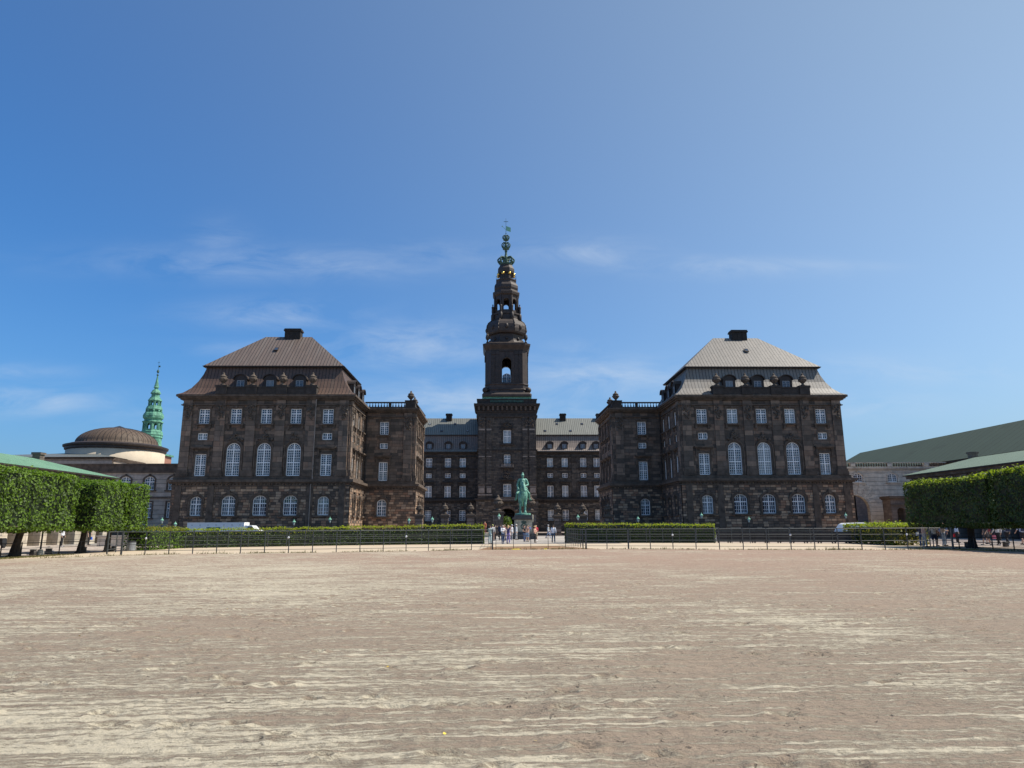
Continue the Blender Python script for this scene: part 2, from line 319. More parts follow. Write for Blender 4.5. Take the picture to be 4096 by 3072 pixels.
# ------------------------------------------------------------------ mesh helpers
WL = {}                 # world position of everything built, for parenting
class MB:
    def __init__(s): s.v = []; s.f = []; s.mi = []; s.cur = 0
    def poly(s, pts, mi=None):
        i = len(s.v); s.v += [tuple(p) for p in pts]; s.f.append(tuple(range(i, i+len(pts)))); s.mi.append(s.cur if mi is None else mi)
    def box(s, x0, x1, y0, y1, z0, z1, T=None, taper=0):
        a = [(x0+taper,y0+taper,z1),(x1-taper,y0+taper,z1),(x1-taper,y1-taper,z1),(x0+taper,y1-taper,z1)] if taper else [(x0,y0,z1),(x1,y0,z1),(x1,y1,z1),(x0,y1,z1)]
        b = [(x0,y0,z0),(x1,y0,z0),(x1,y1,z0),(x0,y1,z0)]
        if T: a = [T(*p) for p in a]; b = [T(*p) for p in b]
        s.loft([b, a])
    def loft(s, rings, cap=True):
        i0 = len(s.v); n = len(rings[0])
        for r in rings: s.v += [tuple(p) for p in r]
        for k in range(len(rings)-1):
            for j in range(n):
                a = i0+k*n+j; b = i0+k*n+(j+1) % n
                s.f.append((a, b, b+n, a+n)); s.mi.append(s.cur)
        if cap:
            s.f.append(tuple(range(i0+n-1, i0-1, -1))); s.mi.append(s.cur)
            s.f.append(tuple(range(i0+(len(rings)-1)*n, i0+len(rings)*n))); s.mi.append(s.cur)
    def lathe(s, c, prof, n=12, ph=0, sy=1):
        s.loft([[(c[0]+r*cos(ph+2*pi*j/n), c[1]+sy*r*sin(ph+2*pi*j/n), c[2]+z) for j in range(n)] for r, z in prof])
    def oct(s, c, prof):     # octagon given by half-width across the flats
        s.lathe(c, [(r/cos(pi/8), z) for r, z in prof], 8, pi/8)
    def tube(s, p0, p1, r0, r1=None, n=6):
        r1 = r0 if r1 is None else r1; p0 = Vector(p0); p1 = Vector(p1); d = (p1-p0)
        if d.length < 1e-6: return
        d.normalize(); a = d.orthogonal().normalized(); b = d.cross(a)
        s.loft([[p+(a*cos(2*pi*j/n)+b*sin(2*pi*j/n))*r for j in range(n)] for p, r in ((p0, r0), (p1, r1))])
    def caps(s, p0, p1, r0, r1, n=10):       # capsule with rounded ends
        p0 = Vector(p0); p1 = Vector(p1); d = p1-p0; L = d.length
        d = d.normalized() if L > 1e-6 else Vector((0,0,1)); a = d.orthogonal().normalized(); b = d.cross(a)
        R = []
        for k in (-.98, -.8, -.45): R.append((p0+d*(r0*k), r0*sqrt(1-k*k)))
        R.append((p0, r0)); R.append((p1, r1))
        for k in (.45, .8, .98): R.append((p1+d*(r1*k), r1*sqrt(1-k*k)))
        s.loft([[c+(a*cos(2*pi*j/n)+b*sin(2*pi*j/n))*r for j in range(n)] for c, r in R])
    def ell(s, c, r, n=12, m=7, rot=None):
        rings = []
        for i in range(m+1):
            th = .06+(pi-.12)*i/m
            ring = []
            for j in range(n):
                p = Vector((r[0]*sin(th)*cos(2*pi*j/n), r[1]*sin(th)*sin(2*pi*j/n), -r[2]*cos(th)))
                if rot: p = rot @ p
                ring.append(p+Vector(c))
            rings.append(ring)
        s.loft(rings)
    def build(s, name, mat, parent=None, loc=None, smooth=False, roof=False):
        me = bpy.data.meshes.new(name)
        P = Vector(WL.get(parent.name, (0,0,0))) if parent else Vector((0,0,0))
        org = Vector(loc) if loc is not None else P
        me.from_pydata([tuple(Vector(p)-org) for p in s.v], [], s.f)
        for m in (mat if isinstance(mat, (list, tuple)) else [mat]): me.materials.append(M[m])
        me.polygons.foreach_set('material_index', s.mi)
        if smooth: me.polygons.foreach_set('use_smooth', [True]*len(me.polygons))
        setuv(me, org, roof)
        o = bpy.data.objects.new(name, me); C.objects.link(o)
        if parent: o.parent = parent
        o.location = org-P; WL[o.name] = tuple(org)
        return o
def setuv(me, org=Vector((0,0,0)), roof=False):
    uvl = me.uv_layers.new(name='UVMap'); d = uvl.data; vs = me.vertices
    for p in me.polygons:
        n = p.normal
        for li in p.loop_indices:
            c = vs[me.loops[li].vertex_index].co+org
            if abs(n.z) > (.985 if roof else .75): d[li].uv = (c.x, c.y)
            elif abs(n.x) > abs(n.y): d[li].uv = (c.y, c.z)
            else: d[li].uv = (c.x, c.z)
def tag(o, label=None, cat=None, group=None, kind=None):
    if label: o['label'] = label
    if cat: o['category'] = cat
    if group: o['group'] = group
    if kind: o['kind'] = kind
    return o
def empty(name, loc, label, cat, group=None, rz=0):
    o = bpy.data.objects.new(name, None); C.objects.link(o); o.location = loc; o.rotation_euler = (0,0,rz); o.empty_display_size = .3
    WL[o.name] = tuple(loc); tag(o, label, cat, group); return o
def copytree(src, loc, rz=0, label=None, scale=None):
    r = src.copy(); C.objects.link(r); r.location = loc; r.rotation_euler = (0,0,rz)
    if scale: r.scale = scale
    if label: r['label'] = label
    for ch in src.children:
        c = ch.copy(); C.objects.link(c); c.parent = r
        for g in ch.children:
            d = g.copy(); C.objects.link(d); d.parent = c
    return r
def frame(o, u):          # wall frame: T(along, outwards, up)
    ox, oy = o; ux, uy = u; nx, ny = uy, -ux
    return lambda a, d, z: (ox+ux*a+nx*d, oy+uy*a+ny*d, z)

def outline(w, z0, z1, kind, g=0, n=12, rise=None):
    """opening outline (x, z) from bottom left over the top to bottom right, grown by g"""
    hw = w/2
    if kind == 'flat': return [(-hw-g, z0), (-hw-g, z1+g), (hw+g, z1+g), (hw+g, z0)]
    r = hw if kind == 'round' else (rise or w*.3)
    R = (hw*hw+r*r)/(2*r); cz = z1-R; R2 = R+g
    a0 = asin(min(1, hw/R)) if kind != 'round' else pi/2
    pts = [(-hw-g, z0)]
    for i in range(n+1):
        a = -a0+2*a0*i/n
        x = R2*sin(a); 
        if kind != 'round': x = max(-hw-g, min(hw+g, x*(hw+g)/(R2*sin(a0))))
        pts.append((x, cz+R2*cos(a)))
    pts.append((hw+g, z0)); return pts
def topz(x, w, h, kind, rise=None):
    hw = w/2
    if kind == 'flat': return h
    r = hw if kind == 'round' else (rise or w*.3)
    R = (hw*hw+r*r)/(2*r); return h-R+sqrt(max(0, R*R-x*x))

def wall(mb, T, L, z0, z1, ops, depth=.4, d0=0):
    """wall sheet with real openings and reveals. ops: (centre, width, zb, zt, kind)"""
    us = sorted({0, L} | {o[0]-o[1]/2 for o in ops} | {o[0]+o[1]/2 for o in ops})
    zs = sorted({z0, z1} | {o[2] for o in ops} | {o[3] for o in ops})
    us = [u for u in us if -1e-6 <= u <= L+1e-6]; zs = [z for z in zs if z0-1e-6 <= z <= z1+1e-6]
    for i in range(len(us)-1):
        for j in range(len(zs)-1):
            um, zm = (us[i]+us[i+1])/2, (zs[j]+zs[j+1])/2
            if any(abs(um-o[0]) < o[1]/2 and o[2] < zm < o[3] for o in ops): continue
            mb.poly([T(us[i],d0,zs[j]), T(us[i+1],d0,zs[j]), T(us[i+1],d0,zs[j+1]), T(us[i],d0,zs[j+1])])
    for o in ops:
        c, w, zb, zt, kind = o[:5]
        ol = outline(w, zb, zt, kind)
        if kind != 'flat':      # spandrels
            arc = ol[1:-1]; m = len(arc)//2
            for k in range(len(arc)-1):
                (xa, za), (xb, zb2) = arc[k], arc[k+1]
                if zt-za < 1e-4 and zt-zb2 < 1e-4: continue
                mb.poly([T(c+xa,d0,za), T(c+xb,d0,zb2), T(c+xb,d0,zt), T(c+xa,d0,zt)])
        for k in range(len(ol)-1):
            (xa, za), (xb, zb2) = ol[k], ol[k+1]
            mb.poly([T(c+xa,d0,za), T(c+xa,d0-depth,za), T(c+xb,d0-depth,zb2), T(c+xb,d0,zb2)])
        mb.poly([T(c-w/2,d0,zb), T(c+w/2,d0,zb), T(c+w/2,d0-depth,zb), T(c-w/2,d0-depth,zb)])
def band(mb, T, c, w, zb, zt, kind, g, d, dback=-.02, rise=None):
    a = outline(w, zb, zt, kind, 0); b = outline(w, zb, zt, kind, g)
    for k in range(len(a)-1):
        (x0, y0), (x1, y1) = a[k], a[k+1]; (X0, Y0), (X1, Y1) = b[k], b[k+1]
        mb.poly([T(c+X0,d,Y0), T(c+X1,d,Y1), T(c+x1,d,y1), T(c+x0,d,y0)])
        mb.poly([T(c+X0,dback,Y0), T(c+X1,dback,Y1), T(c+X1,d,Y1), T(c+X0,d,Y0)])
        mb.poly([T(c+x0,d,y0), T(c+x1,d,y1), T(c+x1,dback,y1), T(c+x0,dback,y0)])
    for s in (0, -1):
        mb.poly([T(c+a[s][0],d,zb), T(c+b[s][0],d,zb), T(c+b[s][0],dback,zb), T(c+a[s][0],dback,zb)])

# windows -------------------------------------------------------------
WCACHE = {}
def window_meshes(w, h, kind, cols, rows, trans, mat):
    key = (w, h, kind, cols, rows, trans, mat)
    if key in WCACHE: return WCACHE[key]
    mb = MB(); T = lambda x, y, z: (x, y, z)
    F = lambda a, d, z: (a, -d, z)
    ft = .15 if w > 1.2 else .11
    ow = outline(w, 0, h, kind, 0); iw = outline(w-2*ft, ft, h-ft, kind if kind != 'seg' else 'seg', 0)
    for k in range(len(ow)-1):
        (X0, Y0), (X1, Y1) = ow[k], ow[k+1]; (x0, y0), (x1, y1) = iw[k], iw[k+1]
        mb.poly([F(X0,.03,Y0), F(X1,.03,Y1), F(x1,.03,y1), F(x0,.03,y0)]); mb.poly([F(x0,.03,y0), F(x1,.03,y1), F(x1,-.05,y1), F(x0,-.05,y0)])
    mb.box(-w/2, w/2, -.03, .05, 0, ft)
    def vbar(x, bw, zb, zt_, d): mb.box(x-bw/2, x+bw/2, -d, .05, zb, zt_)
    vbar(0, .19, ft, topz(0, w, h, kind)-ft*.6, .045)
    for tz in trans: mb.box(-w/2+ft*.5, w/2-ft*.5, -.05, .05, tz*h-.085, tz*h+.085)
    zarch = h-w/2 if kind == 'round' else h
    bt = .06
    per = cols//2
    for s in (-1, 1):
        for c in range(1, per):
            x = s*(.065+(w/2-ft-.065)*c/per)
            vbar(x, bt, ft, (zarch if kind == 'round' else topz(x, w, h, kind)-ft*.5), .02)
    zz = [0]+[t_ for t_ in trans]+[1.0]
    for a in range(len(zz)-1):
        za, zb = zz[a]*h, zz[a+1]*h
        if kind == 'round' and a == len(zz)-2: continue
        nr = max(1, round(rows*(zz[a+1]-zz[a]))) if kind != 'round' else max(1, round(rows*(zb-za)/zarch))
        for r in range(1, nr):
            z = za+(zb-za)*r/nr; xl = w/2-ft*.5
            mb.box(-xl, xl, -.02, .05, z-bt/2, z+bt/2)
    if kind == 'round':
        R = w/2
        for k in range(1, 8):
            a = pi*k/8
            if k == 4: continue
            p0 = Vector((cos(a)*R*.28, 0, zarch+sin(a)*R*.28)); p1 = Vector((cos(a)*(R-.05), 0, zarch+sin(a)*(R-.05)))
            mb.tube(p0, p1, bt/2*1.1, n=4)
        for rr in (.3, .66):
            for k in range(10):
                a, b = pi*k/10, pi*(k+1)/10
                mb.tube((cos(a)*R*rr, 0, zarch+sin(a)*R*rr), (cos(b)*R*rr, 0, zarch+sin(b)*R*rr), bt/2, n=4)
    o = mb.build('window_frame', mat); me = o.data; bpy.data.objects.remove(o)
    g = MB(); pts = outline(w-.04, .02, h-.02, kind, 0)
    g.poly([(x, .06, z) for x, z in pts]); o = g.build('glass', 'glass'); gm = o.data; bpy.data.objects.remove(o)
    WCACHE[key] = (me, gm); return WCACHE[key]
def add_window(parent, T, u, c, w, zb, zt, kind='flat', cols=4, rows=5, trans=(.66,), mat='white_paint', d=-.17, name='window'):
    me, gm = window_meshes(w, round(zt-zb, 3), kind, cols, rows, trans, mat)
    o = bpy.data.objects.new(name, me); C.objects.link(o); o.parent = parent
    p = T(c, d, zb); o.location = Vector(p)-Vector(WL[parent.name]); o.rotation_euler = (0,0,atan2(u[1], u[0])); WL[o.name] = tuple(p)
    g = bpy.data.objects.new('glass', gm); C.objects.link(g); g.parent = o; WL[g.name] = tuple(p)
    return o

def carving(mb, T, c, z, w, h, rs, k=16):       # garland / cartouche: a cluster of rounded lumps
    for i in range(k):
        f = i/k; zz = z-h*f; sp = w*.5*(1-.55*f)
        x = c+rs.uniform(-sp, sp); r = rs.uniform(.10, .2)*(w/1.3)
        p = T(x, .12, zz); mb.ell(p, (r, r, r*rs.uniform(.8, 1.5)), 7, 4)
URN = [(.52,0),(.52,.22),(.30,.32),(.24,.5),(.34,.62),(.66,.92),(.8,1.28),(.78,1.5),(.6,1.66),(.72,1.76),(.72,1.86),(.45,2.02),(.28,2.2),(.2,2.32),(.24,2.45),(.12,2.62),(.03,2.68)]
def urn(parent, p, s=1.0, mat='carved', garland=True):
    mb = MB(); mb.lathe(p, [(r*s, z*s) for r, z in URN], 14)
    if garland:
        for k in range(8):
            a = 2*pi*k/8; q = (p[0]+.74*s*cos(a), p[1]+.74*s*sin(a), p[2]+(1.3-.12*(k % 2))*s); mb.ell(q, (.17*s, .17*s, .2*s), 7, 4)
    return mb.build('urn', mat, parent, smooth=True)

def trim_run(mb, T, L, z0, z1, d, ext=0):
    mb.box(-ext, L+ext, -.05, d, z0, z1, lambda a, b, z: T(a, b, z))

def facade(root, org, u, L, gops, uops, pil, stone_u, stone_g, trim, ztop=24.5, gprot=.5, winmat='white_paint', caps=True, seed=0, ext=(0,0), hoods=(), sills=(), cartouches=(), base=0, carv='carved'):
    """one storeyed palace wall: ground floor, string course, piano nobile with pilasters, cornice"""
    T = frame(org, u); rs = random.Random(seed)
    eL, eR = ext
    mb = MB(); wall(mb, frame(T(-eL, gprot, 0)[:2], u), L+eL+eR, 0, 9.2, [(o[0]+eL, *o[1:5]) for o in gops], .75); mb.build('ground_floor_wall', stone_g, root)
    mb = MB(); wall(mb, T, L, 9.2, ztop, uops, .35); mb.build('upper_wall', stone_u, root)
    mb = MB()
    def run(z0, z1, d): mb.box(-(d if eL else 0), L+(d if eR else 0), -.06, d, z0, z1, T)
    run(9.2, 9.45, gprot+.35); run(9.45, 9.9, gprot+.7); run(9.9, 10.5, gprot-.08)
    mb.build('string_course', trim, root)
    mb = MB()
    x = .25
    while x < L: mb.box(x, x+.28, gprot-.03, gprot+.25, 8.93, 9.2, T); x += .62
    run2 = mb.box(-(gprot+.1 if eL else 0), L+(gprot+.1 if eR else 0), -.06, gprot+.12, 8.72, 8.95, T)
    mb.box(-(gprot+.12 if eL else 0), L+(gprot+.12 if eR else 0), -.06, gprot+.14, 0, 1.1, T)
    mb.build('dentil_course', trim, root)
    mb = MB()
    def run(z0, z1, d): mb.box(-(d if eL else 0), L+(d if eR else 0), -.06, d, z0, z1, T)
    run(ztop-1.25, ztop-1.08, .3); run(ztop-.25, ztop, .45); run(ztop, ztop+.25, .75); run(ztop+.25, ztop+.6, 1.02)
    mb.build('cornice', trim, root)
    for c, w in pil:
        mb = MB(); mb.box(c-w/2, c+w/2, -.04, .26, 11.6, ztop-.25, T)
        mb.cur = 1; mb.box(c-w/2-.22, c+w/2+.22, -.04, .5, 10.5, 11.15, T); mb.box(c-w/2-.12, c+w/2+.12, -.04, .38, 11.15, 11.6, T)
        mb.box(c-w/2-.1, c+w/2+.1, -.04, .40, ztop-1.3, ztop-.95, T)
        if not caps: mb.box(c-w/2-.1, c+w/2+.1, -.04, .38, ztop-3.0, ztop-1.4, T, .03)
        p = mb.build('pilaster', ['stone_pilaster' if stone_u == 'stone_upper' else stone_u, trim], root)
        if caps:
            g = MB(); T2 = lambda a, d, z: T(a, d+.2, z); carving(g, T2, c, ztop-1.3, w*.9, 2.5, rs, 26); g.build('garland', carv, p, smooth=True)
    for o in gops:
        c, w, zb, zt, kind = o[:5]
        if zb < 1: continue
        Tg = lambda a, d, z: T(a, d+gprot, z)
        mb = MB(); band(mb, Tg, c, w, zb, zt, kind, .34, .16); mb.box(c-w/2-.6, c+w/2+.6, -.02, .34, zb-.3, zb-.005, Tg)
        if kind != 'flat': mb.box(c-.28, c+.28, -.02, .34, zt+.1, zt+.85, Tg); band(mb, Tg, c, w+.68, zb+(zt-zb)*.6, zt+.34, kind, .16, .26)
        mb.build('window_surround', trim, root)
        add_window(root, T, u, c, w, zb, zt, kind, 4 if w < 2.3 else 6, 5, (.6,), winmat, d=gprot-.34)
    for o in uops:
        c, w, zb, zt, kind = o[:5]; h = zt-zb; mb = MB()
        band(mb, T, c, w, zb, zt, kind, .26, .12)
        tr = (.66,); rows = 6
        if h < 1.6: tr = (); rows = 2
        elif kind == 'round': tr = (.4, (h-w/2)/h); rows = 10
        elif h > 3.2: tr = (.5,); rows = 10
        if 2 < h < 3.2:
            mb.box(c-w/2-.5, c+w/2+.5, -.02, .42, zb-.28, zb-.01, T)
            for s in (-1, 1): mb.box(c+s*(w/2+.2)-.2, c+s*(w/2+.2)+.2, -.02, .28, zb-.95, zb-.28, T)
            mb.box(c-w/2-.35, c+w/2+.35, -.02, .2, zt+.26, zt+.48, T); mb.box(c-.2, c+.2, -.02, .3, zt, zt+.5, T)
        elif h > 3.2 and kind == 'flat':
            mb.box(c-w/2-.75, c+w/2+.75, -.02, .62, zt+1.05, zt+1.3, T); mb.box(c-w/2-.6, c+w/2+.6, -.02, .42, zt+.85, zt+1.05, T)
            for s in (-1, 1): mb.box(c+s*(w/2+.42)-.14, c+s*(w/2+.42)+.14, -.02, .25, zt-.6, zt+.85, T)
        elif kind == 'round':
            band(mb, T, c, w+.56, zb, zt+.28, kind, .22, .26)
        mb.build('window_surround', trim, root)
        if kind == 'round' and w > 2:
            g = MB()
            for i in range(30):
                x = rs.gauss(0, .5); z = zt+.5+abs(rs.gauss(0, .75))*max(.2, 1-abs(x)); r = rs.uniform(.12, .26)
                g.ell(T(c+x, .2, z), (r, r, r*1.1), 7, 4)
            g.build('cartouche', carv, root, smooth=True)
        add_window(root, T, u, c, w, zb, zt, kind, (2 if w < 1 else 4) if w < 2.3 else 6, rows, tr, winmat)
    return T

def dormer(root, p, u, w=2.3, h=2.5, wm=(1.45, 1.55), depth=3.0, roofmat='copper_dark', winmat='dormer_frame'):
    """arched dormer: p = base centre of its front, u = along its front"""
    T = frame(p[:2], u); z = p[2]; mb = MB(); hw = w/2; n = 9
    sp = h-hw*.75
    ring = lambda d, g=0: [T(-hw-g, d, z)]+[T(-(hw+g)*cos(pi*i/n), d, z+sp+(hw+g)*.75*sin(pi*i/n)) for i in range(n+1)]+[T(hw+g, d, z)]
    a, b = ring(0), ring(-depth); mb.loft([a, b], False)
    # front with a hole for the window: jamb boxes + head
    ww, wh = wm; zb = z+.25
    mb.box(-hw, -ww/2, -.15, 0, z, z+sp, T); mb.box(ww/2, hw, -.15, 0, z, z+sp, T); mb.box(-ww/2, ww/2, -.15, 0, z, zb, T)
    mb.poly([T(-hw,0,z+sp)]+[T(-hw*cos(pi*i/n), 0, z+sp+hw*.75*sin(pi*i/n)) for i in range(1, n)]+[T(hw,0,z+sp)])
    if zb+wh < z+sp: mb.box(-ww/2, ww/2, -.15, 0, zb+wh, z+sp, T)
    d = mb.build('dormer', 'copper_deep', root)
    h_ = MB(); r0, r1, r2, r3 = ring(.32, .22)[1:-1], ring(-depth*.6, .22)[1:-1], ring(.32, .04)[1:-1], ring(-.02, .04)[1:-1]
    for k in range(n):
        h_.poly([r0[k], r0[k+1], r1[k+1], r1[k]]); h_.poly([r0[k], r0[k+1], r2[k+1], r2[k]]); h_.poly([r2[k], r2[k+1], r3[k+1], r3[k]])
    h_.build('hood', roofmat, d)
    add_window(d, T, u, 0, ww, zb, min(zb+wh, z+sp-.02), 'flat', 4, 3, (), winmat, d=-.1)
    return d

def chimney(root, c, w, d, z0, z1):
    mb = MB(); x, y = c; mb.box(x-w/2, x+w/2, y-d/2, y+d/2, z0, z1-.35); mb.box(x-w/2-.18, x+w/2+.18, y-d/2-.18, y+d/2+.18, z1-.62, z1-.35)
    mb.box(x-w/2-.08, x+w/2+.08, y-d/2-.08, y+d/2+.08, z1-.35, z1-.12)
    for k in range(3):
        xx = x-w/2+w*(k+.5)/3; mb.box(xx-w*.12, xx+w*.12, y-d*.3, y+d*.3, z1-.12, z1)
    for k in range(3): mb.box(x-w/2+.12+k*w/3, x-w/2+w/3-.12+k*w/3, y-d/2-.06, y-d/2+.02, z0+.3, z1-.9)
    return mb.build('chimney', 'chimney_black', root)
def skylight(root, p, w, h, slope):
    mb = MB(); dy = h*cos(slope); dz = h*sin(slope); x, y, z = p
    n = Vector((0, -sin(slope), cos(slope)))
    q = [Vector((x-w/2, y, z)), Vector((x+w/2, y, z)), Vector((x+w/2, y+dy, z+dz)), Vector((x-w/2, y+dy, z+dz))]
    mb.loft([[v-n*.05 for v in q], [v+n*.12 for v in q]]); o = mb.build('skylight', 'copper_deep', root)
    m2 = MB(); c = sum(q, Vector())/4; m2.poly([c+(v-c)*.72+n*.135 for v in q]); m2.build('glass', 'glass', o)

# ------------------------------------------------------------------ ground
def field_edge(x): return 44.2+5.4*exp(-(x/12.5)**2)-.08*max(0, abs(x)-21)**2
def hedge_y(x): return (69.3 if x > 0 else 67.6)-.0105*x*x
mb = MB(); mb.poly([(-3000,-1500,-.05), (3000,-1500,-.05), (3000,4500,-.05), (-3000,4500,-.05)])
tag(mb.build('ground', 'far_ground', loc=(0,0,0)), kind='structure')
mb = MB(); mb.box(-140, 140, -60, 300, -.3, -.012); tag(mb.build('paving', 'paving', loc=(0,0,0)), kind='structure')
mb = MB()
# asphalt road in front of the palace, both sides of the axis
mb.poly([(-47,70,-.008), (-7,73.5,-.008), (-7,124,-.008), (-62,124,-.008)]); mb.poly([(4,75,-.008), (40,68,-.008), (56,124,-.008), (4,124,-.008)])
tag(mb.build('road', 'asphalt', loc=(0,0,0)), kind='structure')
# sand path between field and hedges
mb = MB(); N = 60
for i in range(N):
    a, b = -31+62*i/N, -31+62*(i+1)/N
    mb.poly([(a, field_edge(a)-4, -.004), (b, field_edge(b)-4, -.004), (b, hedge_y(b)+1.2, -.004), (a, hedge_y(a)+1.2, -.004)])
tag(mb.build('path', 'path_sand', loc=(0,0,0)), kind='structure')
# riding field: a real relief sheet, finer near the camera
def fz(x, y):
    d = max(y, 2)
    r = noise.noise(Vector((x*.12, (y+.0035*x*x)*7.4, 0)))*.010+noise.noise(Vector((x*.3, y*.6, 4)))*.02
    r += noise.noise(Vector((x*2.6, y*4.2, 2)))*.014+abs(noise.noise(Vector((x*6.2, y*8.5, 9))))*.020
    # hoof prints scattered over the sand
    cx, cy = math.floor(x/.55), math.floor(y/.42)
    for ix in (cx-1, cx, cx+1):
        for iy in (cy-1, cy, cy+1):
            h = hash((ix*7919+13, iy*104729+7)) % 1000003/1000003; h2 = (h*571.13) % 1; h3 = (h*9173.7) % 1
            if h < .22+.5*noise.noise(Vector((ix*.09, iy*.09, 1))):
                px, py = (ix+.2+.6*h2)*.55, (iy+.2+.6*h3)*.42; q = ((x-px)/(.07+.08*h2))**2+((y-py)/.07)**2
                if q < 4: r += -.045*exp(-q*2.0)+.022*exp(-(sqrt(q)-1.25)**2*6)
    return r*min(1, 26/d+.25)
rows = []; y = 3.4
while y < 49: rows.append(y); y += max(.028, y*.0042)
V = []; F = []; NX = 520
for y in rows:
    hwid = max(6, y*.80)+1.5
    for i in range(NX+1):
        x = -4.2+y*.028-hwid+2*hwid*i/NX
        yy = min(y, field_edge(x)+.25*noise.noise(Vector((x*.6, 0, 0)))); lim = 25+ (44-min(yy,44))*.12 + .4
        V.append((x, yy, fz(x, yy) if yy < field_edge(x)-.3 else .0))
for j in range(len(rows)-1):
    for i in range(NX):
        a = j*(NX+1)+i
        xm = (V[a][0]+V[a+1][0])/2; ym = (V[a][1]+V[a+NX+1][1])/2
        if abs(V[a][1]-V[a+NX+1][1]) < 1e-5 and abs(V[a+1][1]-V[a+NX+2][1]) < 1e-5: continue
        lx = -30.6 if ym < 41 else -30.6+(ym-41)*1.0
        rx = 26.4 if ym < 40 else 26.4-(ym-40)*.55
        if xm < lx or xm > rx+.2*sin(ym*3): continue
        F.append((a, a+1, a+NX+2, a+NX+1))
me = bpy.data.meshes.new('riding_field'); me.from_pydata(V, [], F); me.materials.append(M['field_sand'])
me.polygons.foreach_set('use_smooth', [True]*len(F)); fo = bpy.data.objects.new('riding_field', me); C.objects.link(fo); fo.location = (0,0,.035); tag(fo, kind='structure')
# ground of the field outside the relief sheet
mb = MB(); mb.poly([(-30,-60,.0), (26,-60,.0), (26,3.6,.0), (-30,3.6,.0)]); tag(mb.build('riding_ground', 'field_sand', loc=(0,0,0)), kind='structure')
# brown soil in the gateway
mb = MB(); mb.poly([(-5.3,49.2,.004), (3.6,49.2,.004), (1.2,58.5,.004), (-4.6,56.5,.004)]); mb.poly([(-5.3,49.2,.006), (3.6,49.2,.006), (3.6,48.6,.006), (-5.3,48.6,.006)])
tag(mb.build('soil_strip', 'brown_soil', loc=(0,0,0)), kind='structure')
# granite strips and dark setts on the axis between hedges and statue
mb = MB()
for y0, y1 in ((68.5,71),(73,81),(83.5,88),(90,95),(98,106),(109,116)): mb.poly([(-9,y0,.0), (8,y0,.0), (8,y1,.0), (-9,y1,.0)])
tag(mb.build('granite_paving', 'granite_strip', loc=(0,0,0)), kind='structure')
mb = MB()
for y0, y1 in ((66,68.5),(71,73),(81,83.5),(88,90),(95,98),(106,109),(116,124)): mb.poly([(-9,y0,.0), (8,y0,.0), (8,y1,.0), (-9,y1,.0)])
tag(mb.build('sett_paving', 'sett_dark', loc=(0,0,0)), kind='structure')
mb = MB()
for s, x0, n in ((-1, -31, 0), (1, 28, 0)):
    for k in range(6):
        x = s*(34+k*2.6); mb.box(x-.12, x+.12, 20, 110, -.02, .03)
tag(mb.build('kerbs', 'granite_strip', loc=(0,0,0)), kind='structure')
# ragged grass along the fence foot
mb = MB(); rg = random.Random(3)
def tuft(x, y, n, hh):
    for k in range(n):
        a = rg.uniform(0, 6.28); X = x+rg.gauss(0, .1); Y = y+rg.gauss(0, .10); h = hh*rg.uniform(.5, 1.3)
        dx, dy = cos(a)*.02, sin(a)*.02; lx, ly = rg.gauss(0, .05), rg.gauss(0, .05)
        mb.poly([(X-dx, Y-dy, .0), (X+dx, Y+dy, .0), (X+lx, Y+ly, h)])
for i in range(2200):
    x = rg.uniform(-29, 26); f = noise.noise(Vector((x*.5, 3, 0)))
    y = field_edge(x)+rg.uniform(-.15, .65 if x < 18 else 1.6)
    if rg.random() < .45+f: tuft(x, y, 5, .10 if rg.random() < .9 else .22)
for i in range(800):
    y = rg.uniform(30, 45); tuft(-31.0+rg.gauss(0, .25), y, 4, .08); tuft(27.0-(y-38)*.3+rg.gauss(0, .3), y+3, 4, .09)
tag(mb.build('grass', 'grass', loc=(0,0,0)), 'ragged strip of dry green grass along the foot of the field fence', 'grass', kind='stuff')

# ------------------------------------------------------------------ pavilions
def mansard(root, x0, x1, y0, y1, mat_l, mat_u, z=25.12, kick=31.0, ridge=(8.4, 38.9), over=1.0):
    prof = [(-over, z), (-.2, z+.45), (.8, z+1.5), (1.6, z+2.9), (2.2, z+4.4), (2.55, kick-.15)]
    R = [[(x0+i, y0+i, zz), (x1-i, y0+i, zz), (x1-i, y1-i, zz), (x0+i, y1-i, zz)] for i, zz in prof]
    mb = MB(); mb.loft(R, False); mb.build('mansard', mat_l, root, roof=True)
    i = 2.05; mb = MB(); mb.box(x0+i, x1-i, y0+i, y1-i, kick-.15, kick+.12); mb.box(x0+i-.12, x1-i+.12, y0+i-.12, y1-i+.12, kick-.02, kick+.08); mb.build('roof_fascia', 'copper_deep', root)
    j = i+ridge[0]; mb = MB(); ym = (y0+y1)/2
    jy = min(j, (y1-y0)/2-.4)
    a = [(x0+i, y0+i, kick+.13), (x1-i, y0+i, kick+.13), (x1-i, y1-i, kick+.13), (x0+i, y1-i, kick+.13)]
    b = [(x0+j, y0+jy, ridge[1]), (x1-j, y0+jy, ridge[1]), (x1-j, y1-jy, ridge[1]), (x0+j, y1-jy, ridge[1])]
    mb.loft([a, b]); mb.build('roof', mat_u, root, roof=True)

